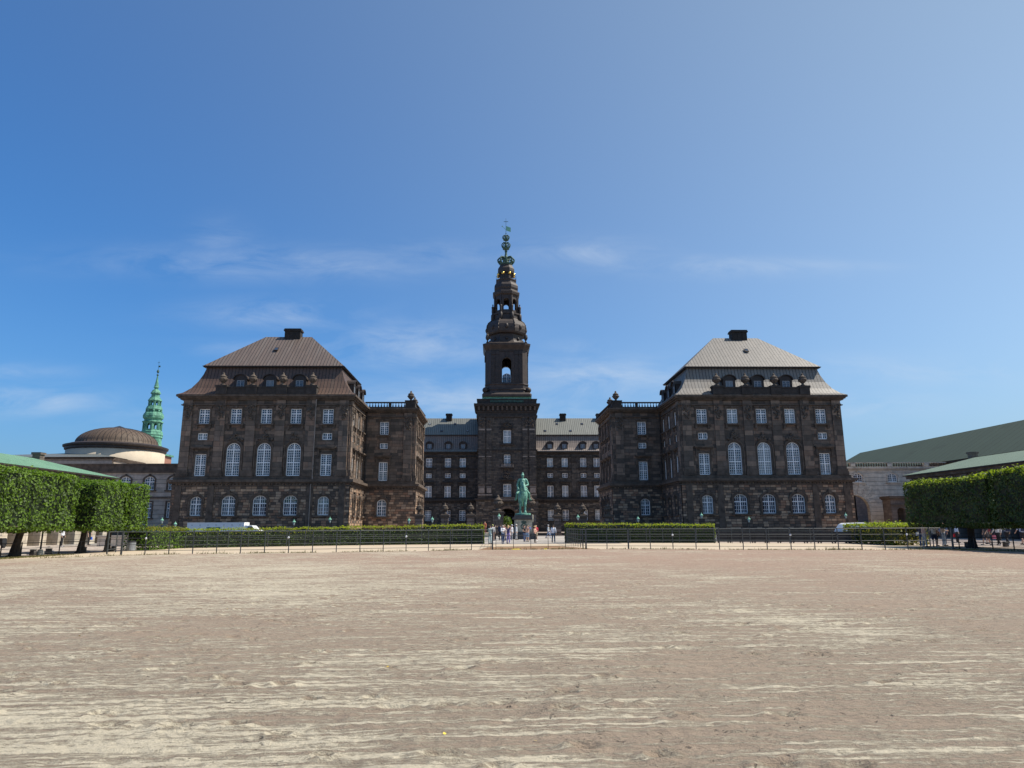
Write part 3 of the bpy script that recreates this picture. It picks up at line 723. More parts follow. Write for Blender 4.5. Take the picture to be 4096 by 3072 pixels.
def pavilion(s, label, ml, mu):
    Y0, Y1 = 123.5, 144.5
    xa, xb = sorted((s*30, s*60))
    root = empty('palace_pavilion', (s*45, Y0+10, 0), label, 'building', 'palace buildings around the court')
    cs = [11.05, 5.3, 0, -5.4, -11.05]; cen = s*45.05
    X = lambda dx: cen+(-s)*0+dx-xa if False else cen+dx-xa
    g = [(X(-11.05), 2.0, 3.7, 7.0, 'seg'), (X(-5.4 if s < 0 else -5.1), 2.45, 3.7, 7.15, 'seg'), (X(0), 2.45, 3.7, 7.15, 'seg'), (X(5.3), 2.45, 3.7, 7.15, 'seg'), (X(11.05), 2.0, 3.7, 7.0, 'seg')]
    u_ = []
    for dx in (-11.05, 11.05): u_ += [(X(dx), 1.95, 10.6, 14.45, 'flat'), (X(dx), 1.75, 17.0, 18.25, 'flat'), (X(dx), 1.92, 19.9, 22.6, 'flat')]
    for dx in (-5.4, 0, 5.3): u_ += [(X(dx), 2.45, 10.6, 16.45, 'round'), (X(dx), 1.95, 19.92, 22.65, 'flat')]
    pil = [(abs(p-xa), 1.65) for p in sorted(s*v for v in (59.05, 53.15, 47.75, 42.5, 37.1, 31.15))]
    T = facade(root, (xa, Y0), (1, 0), 30, g, u_, pil, 'stone_upper', 'stone_ground', 'stone_trim', ext=(.5, .5), seed=int(s*3+5))
    # inner side wall, lit on the left pavilion
    if s < 0: org, u, f = (xb, Y0), (0, 1), (lambda d: d)
    else: org, u, f = (xa, Y1), (0, -1), (lambda d: Y1-Y0-d)
    gs = []; us = []
    for d in (3.4, 8.0, 12.35):
        gs.append((f(d), 1.7, 3.7, 7.0, 'seg'))
        us += [(f(d), 1.55, 10.6, 14.45, 'flat'), (f(d), 1.4, 17.0, 18.25, 'flat'), (f(d), 1.55, 19.9, 22.6, 'flat')]
    facade(root, org, u, Y1-Y0, gs, us, [(f(.95), 1.5)], 'stone_upper', 'stone_ground', 'stone_trim', seed=9)
    # outer side wall and back
    if s < 0: org, u = (xa, Y1), (0, -1)
    else: org, u = (xb, Y0), (0, 1)
    gs = [(v, 1.9, 3.7, 7.0, 'seg') for v in (4, 10.5, 17)]; us = []
    for v in (4, 10.5, 17): us += [(v, 1.9, 10.6, 14.45, 'flat'), (v, 1.9, 19.9, 22.6, 'flat')]
    facade(root, org, u, Y1-Y0, gs, us, [], 'stone_upper', 'stone_ground', 'stone_trim', caps=False, seed=11)
    mb = MB(); mb.poly([(xa, Y1, 0), (xb, Y1, 0), (xb, Y1, 24.6), (xa, Y1, 24.6)]); mb.build('back_wall', 'stone_upper', root)
    # corner posts of the protruding ground storey
    # ground-floor piers (flat strips)
    for v in (59.3, 53.6, 36.4, 30.8): x = s*v-xa; mb = MB(); mb.box(x-.55, x+.55, .5, .66, 1.1, 8.72, T); mb.build('ground_floor_pier', 'stone_trim', root)
    mansard(root, xa, xb, Y0, Y1, ml, mu)
    # parapet with four urns
    mb = MB(); c0, c1 = sorted((s*36.15, s*54.05))
    mb.box(c0, c1, Y0-.95, Y0-.25, 25.1, 26.3); mb.box(c0-.1, c1+.1, Y0-1.05, Y0-.15, 26.3, 26.55)
    for v in (37.0, 42.35, 47.75, 53.1): x = s*v; mb.box(x-.95, x+.95, Y0-1.15, Y0+.15, 25.1, 26.45); mb.box(x-1.05, x+1.05, Y0-1.25, Y0+.25, 26.45, 26.8)
    mb.build('parapet', 'stone_trim_dark', root)
    for v in (37.0, 42.35, 47.75, 53.1): urn(root, (s*v, Y0-.45, 26.8), .92)
    for dx in (-5.3, .05, 5.4): dormer(root, (cen+dx, Y0+.55, 26.3), (1, 0), 2.3, 2.75, (1.4, 1.5), 2.8)
    # side dormers on the inner slope
    for d in (5.2, 9.6, 14.0):
        if s < 0: dormer(root, (xb-.5, Y0+d, 26.3), (0, 1), 2.0, 2.5, (1.1, 1.3), 2.6)
        else: dormer(root, (xa+.5, Y0+d, 26.3), (0, -1), 2.0, 2.5, (1.1, 1.3), 2.6)
    chimney(root, (cen-s*.9 if s < 0 else cen+.6, Y0+10.3), 3.1, 1.7, 38.0, 40.6)
    skylight(root, (cen-1.0 if s < 0 else cen+.5, Y0+5.7, 34.95), .8, 1.1, radians(43))
    if s < 0:
        mb = MB(); p = (-36.15, Y0-.45); mb.tube((p[0], p[1], 9.9), (p[0], p[1], 24.3), .085, n=8); mb.tube((p[0]-.12, Y0-.75, .4), (p[0]-.12, Y0-.75, 9.1), .085, n=8)
        for z in (3, 6, 12, 15, 18, 21): mb.box(p[0]-.2, p[0]+.1, p[1]-.12, p[1]+.5, z, z+.1)
        mb.build('downpipe', 'stone_light_trim', root)
    # inner downpipe at the corner with the block
    return root
pavilion(-1, 'left palace pavilion of dark stone with brown copper mansard roof and four stone urns', 'mansard_brown', 'roof_brown')
pavilion(1, 'right palace pavilion of dark stone with light grey mansard roof and four stone urns', 'roof_grey', 'roof_grey')

def balustrade(root, pts, z0, z1, mat='stone_trim_dark', peds=()):
    mb = MB(); bb = MB()
    for (xa, ya), (xb, yb) in zip(pts, pts[1:]):
        L = sqrt((xb-xa)**2+(yb-ya)**2); u = ((xb-xa)/L, (yb-ya)/L); T = frame((xa, ya), u)
        mb.box(0, L, -.25, .25, z0, z0+.3, T); mb.box(0, L, -.28, .28, z1-.22, z1, T)
        n = int(L/.58)
        for k in range(n):
            a = (k+.5)*L/n
            if k % 9 == 8: bb.box(a-.26, a+.26, -.2, .2, z0+.3, z1-.22, T); continue
            p = T(a, 0, z0+.3); h = z1-z0-.52
            bb.lathe(p, [(.1, 0), (.14, h*.28), (.08, h*.5), (.05, h*.8), (.09, h)], 8)
    o = mb.build('balustrade', mat, root); bb.build('baluster', mat, o)
def block(s, label):
    Y0, Y1 = 137.7, 154.5; xa, xb = sorted((s*20, s*30))
    root = empty('palace_corner_block', (s*25, Y0+8, 0), label, 'building', 'palace buildings around the court')
    c = s*26.05-xa if s < 0 else s*25.95-xa
    g = [(c, 1.85, 3.7, 6.95, 'seg')]; u_ = [(c, 1.75, 10.6, 14.3, 'flat'), (c, 1.6, 16.95, 18.1, 'flat'), (c, 1.75, 19.75, 22.4, 'flat')]
    pc = s*21.35-xa
    facade(root, (xa, Y0), (1, 0), 10, g, u_, [(pc, 1.6)], 'stone_upper', 'stone_ground', 'stone_trim', ext=((0, .5) if s < 0 else (.5, 0)), seed=21)
    if s < 0: org, u, f = (xb, Y0), (0, 1), (lambda d: d)
    else: org, u, f = (xa, Y1), (0, -1), (lambda d: Y1-Y0-d)
    gs = []; us = []
    for d in (4.6, 8.6, 12.4):
        gs.append((f(d), 1.6, 3.7, 7.0, 'seg')); us += [(f(d), 1.5, 10.6, 14.45, 'flat'), (f(d), 1.4, 17.0, 18.25, 'flat'), (f(d), 1.5, 19.9, 22.6, 'flat')]
    facade(root, org, u, Y1-Y0, gs, us, [(f(.9), 1.4), (f(15.9), 1.4)], 'stone_upper', 'stone_ground', 'stone_trim', seed=23)
    mb = MB(); mb.poly([(xa, Y1, 0), (xb, Y1, 0), (xb, Y1, 24.6), (xa, Y1, 24.6)]); mb.build('back_wall', 'stone_upper', root)
    mb = MB(); mb.box(xa, xb, Y0, Y1, 24.6, 25.05); mb.build('flat_roof', 'stone_trim_dark', root)
    e = .3
    if s < 0: balustrade(root, [(xa, Y0-.2), (xb-.1, Y0-.2), (xb+.2, Y1)], 25.1, 26.4)
    else: balustrade(root, [(xa-.2, Y1), (xa+.1, Y0-.2), (xb, Y0-.2)], 25.1, 26.4)
    for y, w_ in ((Y0+.4, 1.0), (Y0+7.3, .8), (Y1-1, .8)):
        x = s*20.95; mb = MB(); mb.box(x-w_, x+w_, y-w_, y+w_, 25.1, 26.45); mb.box(x-w_-.1, x+w_+.1, y-w_-.1, y+w_+.1, 26.45, 26.7); mb.build('urn_pedestal', 'stone_trim_dark', root)
        if y < Y1-3: urn(root, (x, y, 26.6), .84, 'carved_dark')
    mb = MB(); x = s*29.6; mb.tube((x, Y0-.35, 10.5), (x, Y0-.35, 24.3), .1, n=8); mb.build('downpipe', 'stone_trim_dark', root)
    if s > 0:
        pass
block(-1, 'left corner block of dark stone with balustrade and urns beside the left pavilion')
block(1, 'right corner block of dark stone with balustrade and urns beside the right pavilion')

# ------------------------------------------------------------------ central range (two halves either side of the tower)
def central(s, label, ml, mu):
    Y0 = 215; xa, xb = sorted((s*8.6, s*34)); L = xb-xa
    root = empty('palace_main_range', (s*21, Y0+8, 0), label, 'building', 'palace buildings around the court')
    cols = [13.6, 18.2, 24.0, 28.2] if s > 0 else [13.68, 18.27, 24.15, 29.3]
    g = []; u_ = []
    for c in cols:
        x = s*c-xa; g.append((x, 1.9, 3.4, 6.6, 'flat')); u_ += [(x, 1.9, 10.1, 14.0, 'flat'), (x, 1.75, 16.5, 17.85, 'flat'), (x, 1.9, 19.75, 22.6, 'flat')]
    g2 = [(x_[0], 1.7, 1.0, 1.9, 'flat') for x_ in g]
    facade(root, (xa, Y0), (1, 0), L, g+[], u_, [(abs(s*21.0-xa), 1.3)], 'stone_central', 'stone_central_ground', 'stone_trim_dark', ztop=24.1, gprot=.3, caps=False, winmat='white_paint', seed=31)
    T = frame((xa, Y0), (1, 0)); mb = MB(); mb.box(0, L, -.05, .22, 19.15, 19.5, T); mb.build('sill_course', 'stone_trim_dark', root)
    z = 24.72; prof = [(Y0-1.0, z), (Y0-.2, z+.3), (Y0+.7, z+1.2), (Y0+1.5, z+2.8), (Y0+2.0, z+4.2), (Y0+2.3, z+5.25)]
    mb = MB()
    for (a, za), (b, zb) in zip(prof, prof[1:]): mb.poly([(xa, a, za), (xb, a, za), (xb, b, zb), (xa, b, zb)])
    mb.build('mansard', ml, root, roof=True)
    mb = MB(); mb.box(xa, xb, Y0+1.85, Y0+2.6, z+5.25, z+5.5); mb.build('roof_fascia', 'copper_deep', root)
    mb = MB(); mb.loft([[(xa, Y0+1.9, z+5.5), (xb, Y0+1.9, z+5.5), (xb, Y0+15, z+5.5), (xa, Y0+15, z+5.5)], [(xa, Y0+8, 36.4), (xb, Y0+8, 36.4), (xb, Y0+9, 36.4), (xa, Y0+9, 36.4)]]); mb.build('roof', mu, root, roof=True)
    mb = MB(); mb.box(xa, xb, Y0+1, Y0+15, 0, 24.6); mb.build('rear_wing', 'stone_central', root)
    for c in cols: dormer(root, (s*c, Y0+.25, z+.7), (1, 0), 2.1, 2.35, (1.3, 1.35), 2.2)
    chimney(root, (s*18.6, Y0+7.5), 1.9, 1.4, 35.4, 37.9)
    if s > 0: chimney(root, (30.6, Y0+7.5), 1.9, 1.4, 35.4, 37.9)
    rs = random.Random(s+40)
    for k in range(5): skylight(root, (s*(12+k*3.6+rs.random()), Y0+3+rs.random()*3.6, 0), .01, .01, .7) if False else None
    sl_ = atan2(36.4-z-5.5, 6.1)
    for k in range(4):
        yy = Y0+2.9+(k % 2)*2.6; skylight(root, (s*(12.4+k*4.1), yy, z+5.5+(yy-Y0-1.9)*math.tan(sl_)), .8, .9, sl_)
    if s < 0:
        return root
central(-1, 'left half of the main palace range beside the tower with arched dormers, in tower shade', 'mansard_central', 'roof_central')
central(1, 'right half of the main palace range beside the tower with arched dormers, roof in sun', 'mansard_central', 'roof_central')

# ------------------------------------------------------------------ tower
TY = 214.5
tw = empty('palace_tower', (0, TY, 0), 'tall dark palace tower with copper spire, gilded balls and three green crowns', 'tower')
def tower():
    Yf = 207.5; hw = 8.85; T = frame((-hw, Yf), (1, 0)); L = 2*hw
    c = hw+.02
    gate = (c, 4.6, .02, 6.9, 'seg')
    mb = MB(); wall(mb, frame((-hw-.4, Yf-.4), (1, 0)), L+.8, 0, 9.2, [(c+.4, 4.6, .02, 6.9, 'seg')], .9)
    for x0, u in (((-hw-.4, Yf+14.2), (0, -1)), ((hw+.4, Yf-.4), (0, 1))): wall(mb, frame(x0, u), 14.6, 0, 9.2, [])
    wall(mb, frame((hw+.4, Yf+14.2), (-1, 0)), L+.8, 0, 9.2, [(hw+.4, 3.6, .02, 4.9, 'round')], .9)
    mb.build('ground_floor_wall', 'stone_central_ground', tw)
    mb = MB()      # the passage through the tower
    for sx in (-1, 1): mb.box(sx*2.32-.02, sx*2.32+.02, Yf+.4, Yf+13.4, 0, 7)
    mb.box(-2.3, 2.3, Yf+.4, Yf+13.4, 6.9, 7.0); mb.build('passage', 'stone_central_ground', tw)
    ops = [(c, 2.35, 10.3, 14.1, 'flat'), (c, 1.9, 19.4, 22.9, 'flat'), (c, 2.35, 26.4, 30.4, 'flat')]
    mb = MB(); wall(mb, T, L, 9.2, 34.3, ops, .45)
    for o, u in (((-hw, Yf+14), (0, -1)), ((hw, Yf), (0, 1)), ((hw, Yf+14), (-1, 0))): wall(mb, frame(o, u), 14 if u[0] == 0 else L, 9.2, 34.3, [])
    mb.build('stone_shaft', 'stone_central', tw)
    for k, o in enumerate(ops):
        add_window(tw, T, (1, 0), o[0], o[1], o[2], o[3], 'flat', 6 if k != 1 else 4, 8 if k != 1 else 7, (.5,) if k != 1 else (.66,))
        mb = MB(); band(mb, T, o[0], o[1], o[2], o[3], 'flat', .3, .18)
        if k == 0:
            mb.box(c-2.3, c+2.3, -.02, .8, 15.2, 15.5, T); band(mb, T, c, 3.1, 10.3, 14.6, 'flat', .4, .1)
        if k == 2:
            band(mb, T, c, 3.0, 31.0, 32.6, 'round', .35, .35); mb.box(c-1.9, c+1.9, -.02, .5, 30.75, 31.05, T); mb.box(c-2.1, c+2.1, -.02, .5, 25.7, 26.2, T)
        mb.build('window_surround', 'stone_trim_dark', tw)
    g = MB(); rs = random.Random(5)
    for i in range(34): g.ell(T(c+rs.gauss(0, .7), .3, 15.7+abs(rs.gauss(0, .7))), (.22, .22, .22), 7, 4)
    g.build('cartouche', 'carved_dark', tw, smooth=True)
    g = MB()
    for i in range(16): g.ell(T(c+rs.gauss(0, .5), .2, 31.4+abs(rs.gauss(0, .35))), (.2, .2, .2), 7, 4)
    g.build('cartouche', 'carved_dark', tw, smooth=True)
    for z, w_, d in ((9.15, 2.6, 1.5), (19.05, 1.9, .9)):      # balconies
        b = MB(); b.box(c-w_, c+w_, 0, d, z-.28, z, T)
        for s in (-1, 1): b.box(c+s*w_*.7-.2, c+s*w_*.7+.2, 0, d*.7, z-1.0, z-.28, T)
        o = b.build('balcony', 'stone_trim_dark', tw); b = MB()
        n = int(w_*2/.32)
        for k in range(n): p = T(c-w_+.15+k*(2*w_-.3)/(n-1), d-.12, z); b.lathe(p, [(.07, 0), (.1, .3), (.06, .7), (.08, 1.0)], 6)
        b.build('baluster', 'stone_light_trim', o); b = MB(); b.box(c-w_, c+w_, d-.22, d, z+1.0, z+1.14, T); b.build('handrail', 'stone_trim_dark', o)
    # paired pilasters with pale replaced stones
    for x in (-7.65, -5.45, 5.45, 7.65):
        a = hw+x; mb = MB(); w_ = .95 if abs(x) > 6 else .78
        mb.box(a-w_, a+w_, -.02, .3, 13.5, 34.3, T); mb.build('pilaster', 'stone_central', tw)
        mb = MB(); mb.box(a-w_+.05, a+w_-.05, .3, .33, 30.3, 30.75, T); mb.build('replaced_stone', 'stone_light_trim', tw); mb = MB(); mb.box(a-w_+.05, a+w_-.05, .3, .33, 22.2, 22.45, T); mb.build('replaced_stone', 'stone_light_trim', tw)
        mb = MB(); mb.box(a-w_-.15, a+w_+.15, -.02, .55, 9.9, 10.7, T); mb.box(a-w_-.06, a+w_+.06, -.02, .42, 10.69, 13.1, T)
        mb.box(a-w_+.02, a+w_-.02, .3, .33, 13.4, 14.0, T)
        mb.build('pilaster_base', 'stone_trim_dark' if abs(x) < 6 else 'stone_trim', tw)
        mb = MB(); mb.box(a-w_-.2, a+w_+.2, -.02, .62, 10.7, 11.1, T); mb.box(a-w_+.12, a+w_-.1, .42, .45, 11.5, 12.9, T); mb.box(a-w_+.0, a+w_-.0, .3, .335, 13.1, 13.35, T); mb.build('replaced_stone', 'stone_light_trim', tw)
        g = MB(); T2 = lambda p, d, z: T(p, d+.25, z); carving(g, T2, a, 33.6, w_*1.7, 2.4, rs, 22); mb = g; mb.build('capital', 'carved_dark', tw, smooth=True)
    mb = MB()
    def ringb(z0, z1, g, m=mb): m.box(-hw-g, hw+g, Yf-g, Yf+14+g, z0, z1)
    ringb(9.2, 9.45, .75); ringb(9.45, 9.85, 1.0); mb.build('string_course', 'stone_trim_dark', tw); mb = MB(); ringb(24.0, 24.45, .35, mb); mb.build('string_course', 'stone_trim_dark', tw); mb = MB()
    ringb = lambda z0, z1, g, m=mb: m.box(-hw-g, hw+g, Yf-g, Yf+14+g, z0, z1)
    ringb(34.3, 34.9, .45); ringb(34.9, 35.9, .25); ringb(35.9, 36.3, .5)
    ringb(37.6, 38.0, 1.0); ringb(38.0, 38.45, 1.25); ringb(38.45, 39.9, .25); ringb(39.75, 40.0, .42); ringb(36.3, 37.6, .3)
    mb.build('cornice', 'stone_trim_dark', tw)
    for k in range(13):
        mb = MB(); x = -hw+.3+k*(2*hw-.6)/12; mb.box(x-.28, x+.28, Yf-.95, Yf-.3, 36.4, 37.6); mb.build('modillion', 'stone_trim', tw)
    # gateway: pale scroll frame and iron gate leaf
    mb = MB(); Tg = lambda a, d, z: T(a, d+.4, z); band(mb, Tg, c, 4.6, .02, 6.9, 'seg', .7, .35)
    for s in (-1, 1): mb.lathe(Tg(c+s*2.6, .3, 6.2), [(.55, -.25), (.62, 0), (.55, .25)], 12)
    mb.build('gate_frame', 'stone_trim', tw)
    mb = MB()
    for k in range(9):
        x = c-2.1+k*.52; mb.tube(Tg(x, -1.2, 4.6), Tg(x, -1.2, 5.9), .03, n=4)
    mb.box(c-2.2, c+2.2, -1.24, -1.16, 4.5, 4.6, Tg); mb.build('gate_fanlight', 'iron_black', tw)
    # --- copper stages
    cy = TY
    def sq(m, prof, ch=.24):       # square with chamfered corners; prof: (half width, z)
        R = []
        for r, z in prof:
            k = r*(1-ch); R.append([(k,-r,z),(r,-k,z),(r,k,z),(k,r,z),(-k,r,z),(-r,k,z),(-r,-k,z),(-k,-r,z)])
        m.loft([[(a, cy+b, z) for a, b, z in q] for q in R])
    mb = MB(); mb.box(-7.6, 7.6, cy-6.7, cy+6.7, 39.95, 40.75); mb.build('green_base', 'verdigris', tw)
    mb = MB()
    for k in range(24):
        x = -4.9+k*9.8/23
        mb.box(x-.13, x+.13, Yf-.5, Yf-.28, 38.85, 39.6); mb.box(x-.2, x+.2, Yf-.48, Yf-.3, 39.1+.12*(k % 3), 39.22+.12*(k % 3))
    for k in range(7): mb.lathe((-1.5+k*.5, cy-6.75, 40.75), [(.16, 0), (.2, .25), (.08, .5)], 6)
    mb.build('green_ornament', 'verdigris_dark', tw)
    mb = MB(); sq(mb, [(7.6, 40.75), (7.65, 41.4), (7.2, 42.0), (6.9, 42.1)], .06); sq(mb, [(6.9, 42.1), (6.75, 42.8), (7.0, 43.0), (6.9, 43.3), (6.6, 43.5), (6.6, 44.5), (6.8, 44.7), (6.75, 45.0), (6.5, 45.1)]); mb.build('copper_plinth', 'copper_dark', tw)
    for sx in (-1, 1):
        for sy in (-1, 1):
            m = MB(); m.ell((sx*6.65, cy+sy*5.9, 42.95), (.92, .92, .95), 16, 10); m.build('corner_ball', 'copper_deep', tw, smooth=True)
    R = 6.5; k = R*(1-.24)
    P8 = [(-k,-R),(k,-R),(R,-k),(R,k),(k,R),(-k,R),(-R,k),(-R,-k)]
    mb = MB()
    for i in range(8):
        a, b = P8[i], P8[(i+1) % 8]; Lw = sqrt((b[0]-a[0])**2+(b[1]-a[1])**2); u = ((b[0]-a[0])/Lw, (b[1]-a[1])/Lw)
        TT = frame((a[0], cy+a[1]), u); op = [(Lw/2, 2.9, 45.3, 53.2, 'round')] if i % 2 == 0 else []
        wall(mb, TT, Lw, 45.0, 57.0, op, .9)
    mb.poly([(a, cy+b, 45.02) for a, b in P8]); mb.build('bell_stage', 'copper_dark', tw)
    mb = MB()
    for i in range(0, 8, 2):
        a, b = P8[i], P8[(i+1) % 8]; Lw = sqrt((b[0]-a[0])**2+(b[1]-a[1])**2); u = ((b[0]-a[0])/Lw, (b[1]-a[1])/Lw); TT = frame((a[0], cy+a[1]), u)
        band(mb, TT, Lw/2, 2.9, 45.3, 53.2, 'round', .32, .25); mb.box(Lw/2-.3, Lw/2+.3, 0, .5, 53.2, 55.0, TT); mb.box(0, Lw, 0, .2, 55.2, 55.5, TT)
        for q in (.65, 2.0, Lw-2.0, Lw-.65):
            mb.box(q-.5, q+.5, 0, .16, 45.2, 55.2, TT)
            for zz in range(10): mb.box(q-.45, q+.45, .16, .22, 45.6+zz*.8, 46.2+zz*.8, TT)
            mb.box(q-.6, q+.6, 0, .34, 54.2, 55.2, TT)
    mb.build('stage_pilasters', 'copper_deep', tw)
    a = P8[0]; TT = frame((a[0], cy+a[1]), (1, 0)); Lw = 2*k
    add_window(tw, TT, (1, 0), Lw/2, 2.7, 45.3, 48.3, 'seg', 4, 3, (), 'grey_frame', d=-.6)
    mb = MB()
    for q in range(12): mb.box(Lw/2-1.4+q*.25, Lw/2-1.36+q*.25, -.05, .0, 45.2, 46.6, TT)
    mb.box(Lw/2-1.6, Lw/2+1.6, -.06, .02, 46.55, 46.65, TT); mb.build('railing', 'iron_black', tw)
    mb = MB(); sq(mb, [(6.6, 55.6), (6.7, 56.0), (7.0, 56.5), (7.4, 57.2), (7.5, 57.8), (6.9, 58.1), (6.4, 58.3)]); mb.build('stage_cornice', 'copper_dark', tw)
    mb = MB(); mb.oct((0, cy, 0), [(6.3, 58.2), (5.7, 58.6), (5.2, 59.4), (5.0, 60.6), (5.1, 61.4), (5.9, 61.7), (6.15, 62.2), (6.3, 63.3), (6.2, 64.5), (5.85, 65.4), (5.2, 66.1), (4.5, 66.5), (4.2, 67.0), (4.1, 68.9)]); mb.build('onion_dome', 'copper_dark', tw)
    for q in range(8):
        an = pi/4*q-pi/2
        m = MB(); m.ell((cos(an)*6.15, cy+sin(an)*6.15, 63.7), (.62, .62, .9), 10, 6); m.build('dome_window', 'copper_deep', tw, smooth=True)
        m = MB(); m.ell((cos(an)*5.15, cy+sin(an)*5.15, 60.0), (.5, .5, .55), 10, 6); m.build('dome_ornament', 'copper_deep', tw, smooth=True)
        b = an+pi/8; m = MB()
        for j in range(7):
            rr = [5.5, 6.6, 6.85, 6.7, 6.2, 5.3, 4.7][j]; zz = [61.5, 62.3, 63.4, 64.6, 65.6, 66.4, 67.2][j]
            if j: m.tube(prev, (cos(b)*rr, cy+sin(b)*rr, zz), .16, n=5)
            prev = (cos(b)*rr, cy+sin(b)*rr, zz)
        m.build('dome_rib', 'copper_dark', tw, smooth=True)
    for sx in (-1, 1):
        for sy in (-1, 1): m = MB(); m.lathe((sx*6.0, cy+sy*6.0, 58.1), [(r*.8, z*1.25) for r, z in URN], 10); m.build('urn', 'copper_deep', tw, smooth=True)
    # lantern stage with open arches and statues
    mb = MB(); r8 = 3.75; w8 = 2*r8*math.tan(pi/8)
    for q in range(8):
        an = pi/4*q; u = (cos(an), sin(an)); nx, ny = u[1], -u[0]
        TT = frame((nx*r8-u[0]*w8/2, cy+ny*r8-u[1]*w8/2), u); wall(mb, TT, w8, 68.9, 75.2, [(w8/2, 1.7, 69.9, 73.7, 'round')], .6)
        mb.box(0, .35, -.1, .25, 69.0, 74.8, TT); mb.box(w8-.35, w8, -.1, .25, 69.0, 74.8, TT)
    mb.build('lantern_stage', 'copper_dark', tw)
    m = MB(); m.oct((0, cy, 0), [(4.45, 68.4), (4.5, 68.9), (4.1, 69.05)]); m.oct((0, cy, 0), [(3.8, 74.8), (4.2, 75.2), (4.35, 75.9), (4.3, 76.2), (3.7, 76.5), (3.6, 76.9), (3.85, 77.6), (3.8, 78.5), (3.45, 79.2), (3.1, 79.6), (3.1, 80.2), (3.3, 80.4), (3.3, 80.7), (2.1, 80.75), (2.1, 82.8), (2.6, 83.1), (2.7, 83.8), (2.65, 84.6), (2.2, 85.4), (1.9, 86.0), (1.8, 86.3)]); m.build('upper_bulbs', 'copper_dark', tw)
    for q in range(8):
        an = pi/4*q+pi/8; x, y = cos(an)*4.7, cy+sin(an)*4.7
        m = MB(); m.lathe((x, y, 0), [(.62, 65.9), (.6, 68.4), (.45, 68.6), (.3, 68.9), (.42, 69.2), (.36, 70.0), (.42, 70.7), (.46, 71.1), (.2, 71.35), (.12, 71.5), (.2, 71.7), (.19, 71.95), (.05, 72.1)], 10); m.build('figure', 'copper_deep', tw, smooth=True)
        m = MB(); an2 = pi/4*q+pi/8; m.ell((cos(an2)*2.75, cy+sin(an2)*2.75, 82.65), (.5, .5, .5), 16, 10); m.build('gilded_ball', 'gold', tw, smooth=True)
    m = MB()
    for q in range(8):
        a0, a1 = pi/8+pi/4*q, pi/8+pi/4*(q+1); p0, p1 = (cos(a0)*3.5, cy+sin(a0)*3.5), (cos(a1)*3.5, cy+sin(a1)*3.5)
        m.tube((*p0, 81.9), (*p1, 81.9), .06, n=4)
        for j in range(6): f = j/6; x, y = p0[0]+(p1[0]-p0[0])*f, p0[1]+(p1[1]-p0[1])*f; m.tube((x, y, 80.7), (x, y, 81.9), .04, n=4)
    m.build('gallery_railing', 'copper_deep', tw)
    def crown(z, r, h, mat='verdigris_dark'):
        m = MB(); m.lathe((0, cy, z), [(r*.8, 0), (r*.82, h*.16), (r*.78, h*.22)], 16)
        for q in range(8):
            a = pi/4*q; pr = None
            for rr, zz in ((.82, .2), (1.02, .45), (1.06, .7), (.85, .92), (.5, .98), (.12, .86)):
                p = (cos(a)*r*rr, cy+sin(a)*r*rr, z+h*zz)
                if pr: m.caps(pr, p, r*.1, r*.1, 6)
                pr = p
            a += pi/8; m.ell((cos(a)*r*.9, cy+sin(a)*r*.9, z+h*.38), (r*.12, r*.12, h*.16), 7, 4)
        m.ell((0, cy, z+h*1.02), (r*.22, r*.22, r*.22), 10, 6); m.tube((0, cy, z+h*.8), (0, cy, z+h*1.4), r*.06, n=6)
        m.ell((0, cy, z+h*.5), (r*.45, r*.45, h*.35), 10, 6)
        m.build('crown', mat, tw, smooth=True)
    m = MB(); m.lathe((0, cy, 0), [(1.7, 86.2), (1.3, 86.5), (.5, 89.6), (.32, 90.6), (.5, 91.2), (.22, 91.6), (.2, 94.8), (.32, 95.0), (.1, 95.4), (.06, 97.3)], 10); m.build('finial', 'verdigris_dark', tw, smooth=True)
    crown(86.1, 2.55, 2.9); crown(91.9, 1.35, 2.3); crown(95.1, 1.1, 1.7)
    m = MB(); m.tube((0, cy, 97), (0, cy, 103.0), .07, .04, 6); m.box(-.75, .75, cy-.05, cy+.05, 101.7, 101.85); m.lathe((0, cy, 97.3), [(.1, 0), (.25, .15), (.1, .3)], 8); m.build('cross', 'verdigris_dark', tw)
    m = MB(); m.loft([[(.1, cy-.04, 100.2), (.1, cy+.04, 100.2), (.1, cy+.04, 98.6), (.1, cy-.04, 98.6)], [(1.6, cy-.04, 99.6), (1.6, cy+.04, 99.6), (1.6, cy+.04, 98.1), (1.6, cy-.04, 98.1)]]); m.tube((0, cy, 98.9), (-1.2, cy, 100.0), .06, n=5); m.ell((-1.25, cy, 100.1), (.18, .18, .18), 8, 5); m.build('weather_vane', 'verdigris', tw)
tower()

# ------------------------------------------------------------------ low side buildings
def sidewin(root, T, u, c, w, zb, zt, kind, d=0):
    mb = MB(); Tg = lambda a, q, z: T(a, q+d, z)
    band(mb, Tg, c, w, zb, zt, kind, .28, .12); mb.box(c-w/2-.5, c+w/2+.5, -.02, .3, zb-.28, zb-.01, Tg); mb.box(c-.2, c+.2, -.02, .22, zt, zt+.5, Tg)
    mb.build('window_surround', 'stone_trim' if T(0,0,0)[0] < 0 else 'pale_stone', root)
    add_window(root, T, u, c, w, zb, zt, kind, 4, 4, (.6,) if zt-zb > 2 else (), 'white_paint', d=d-.2)
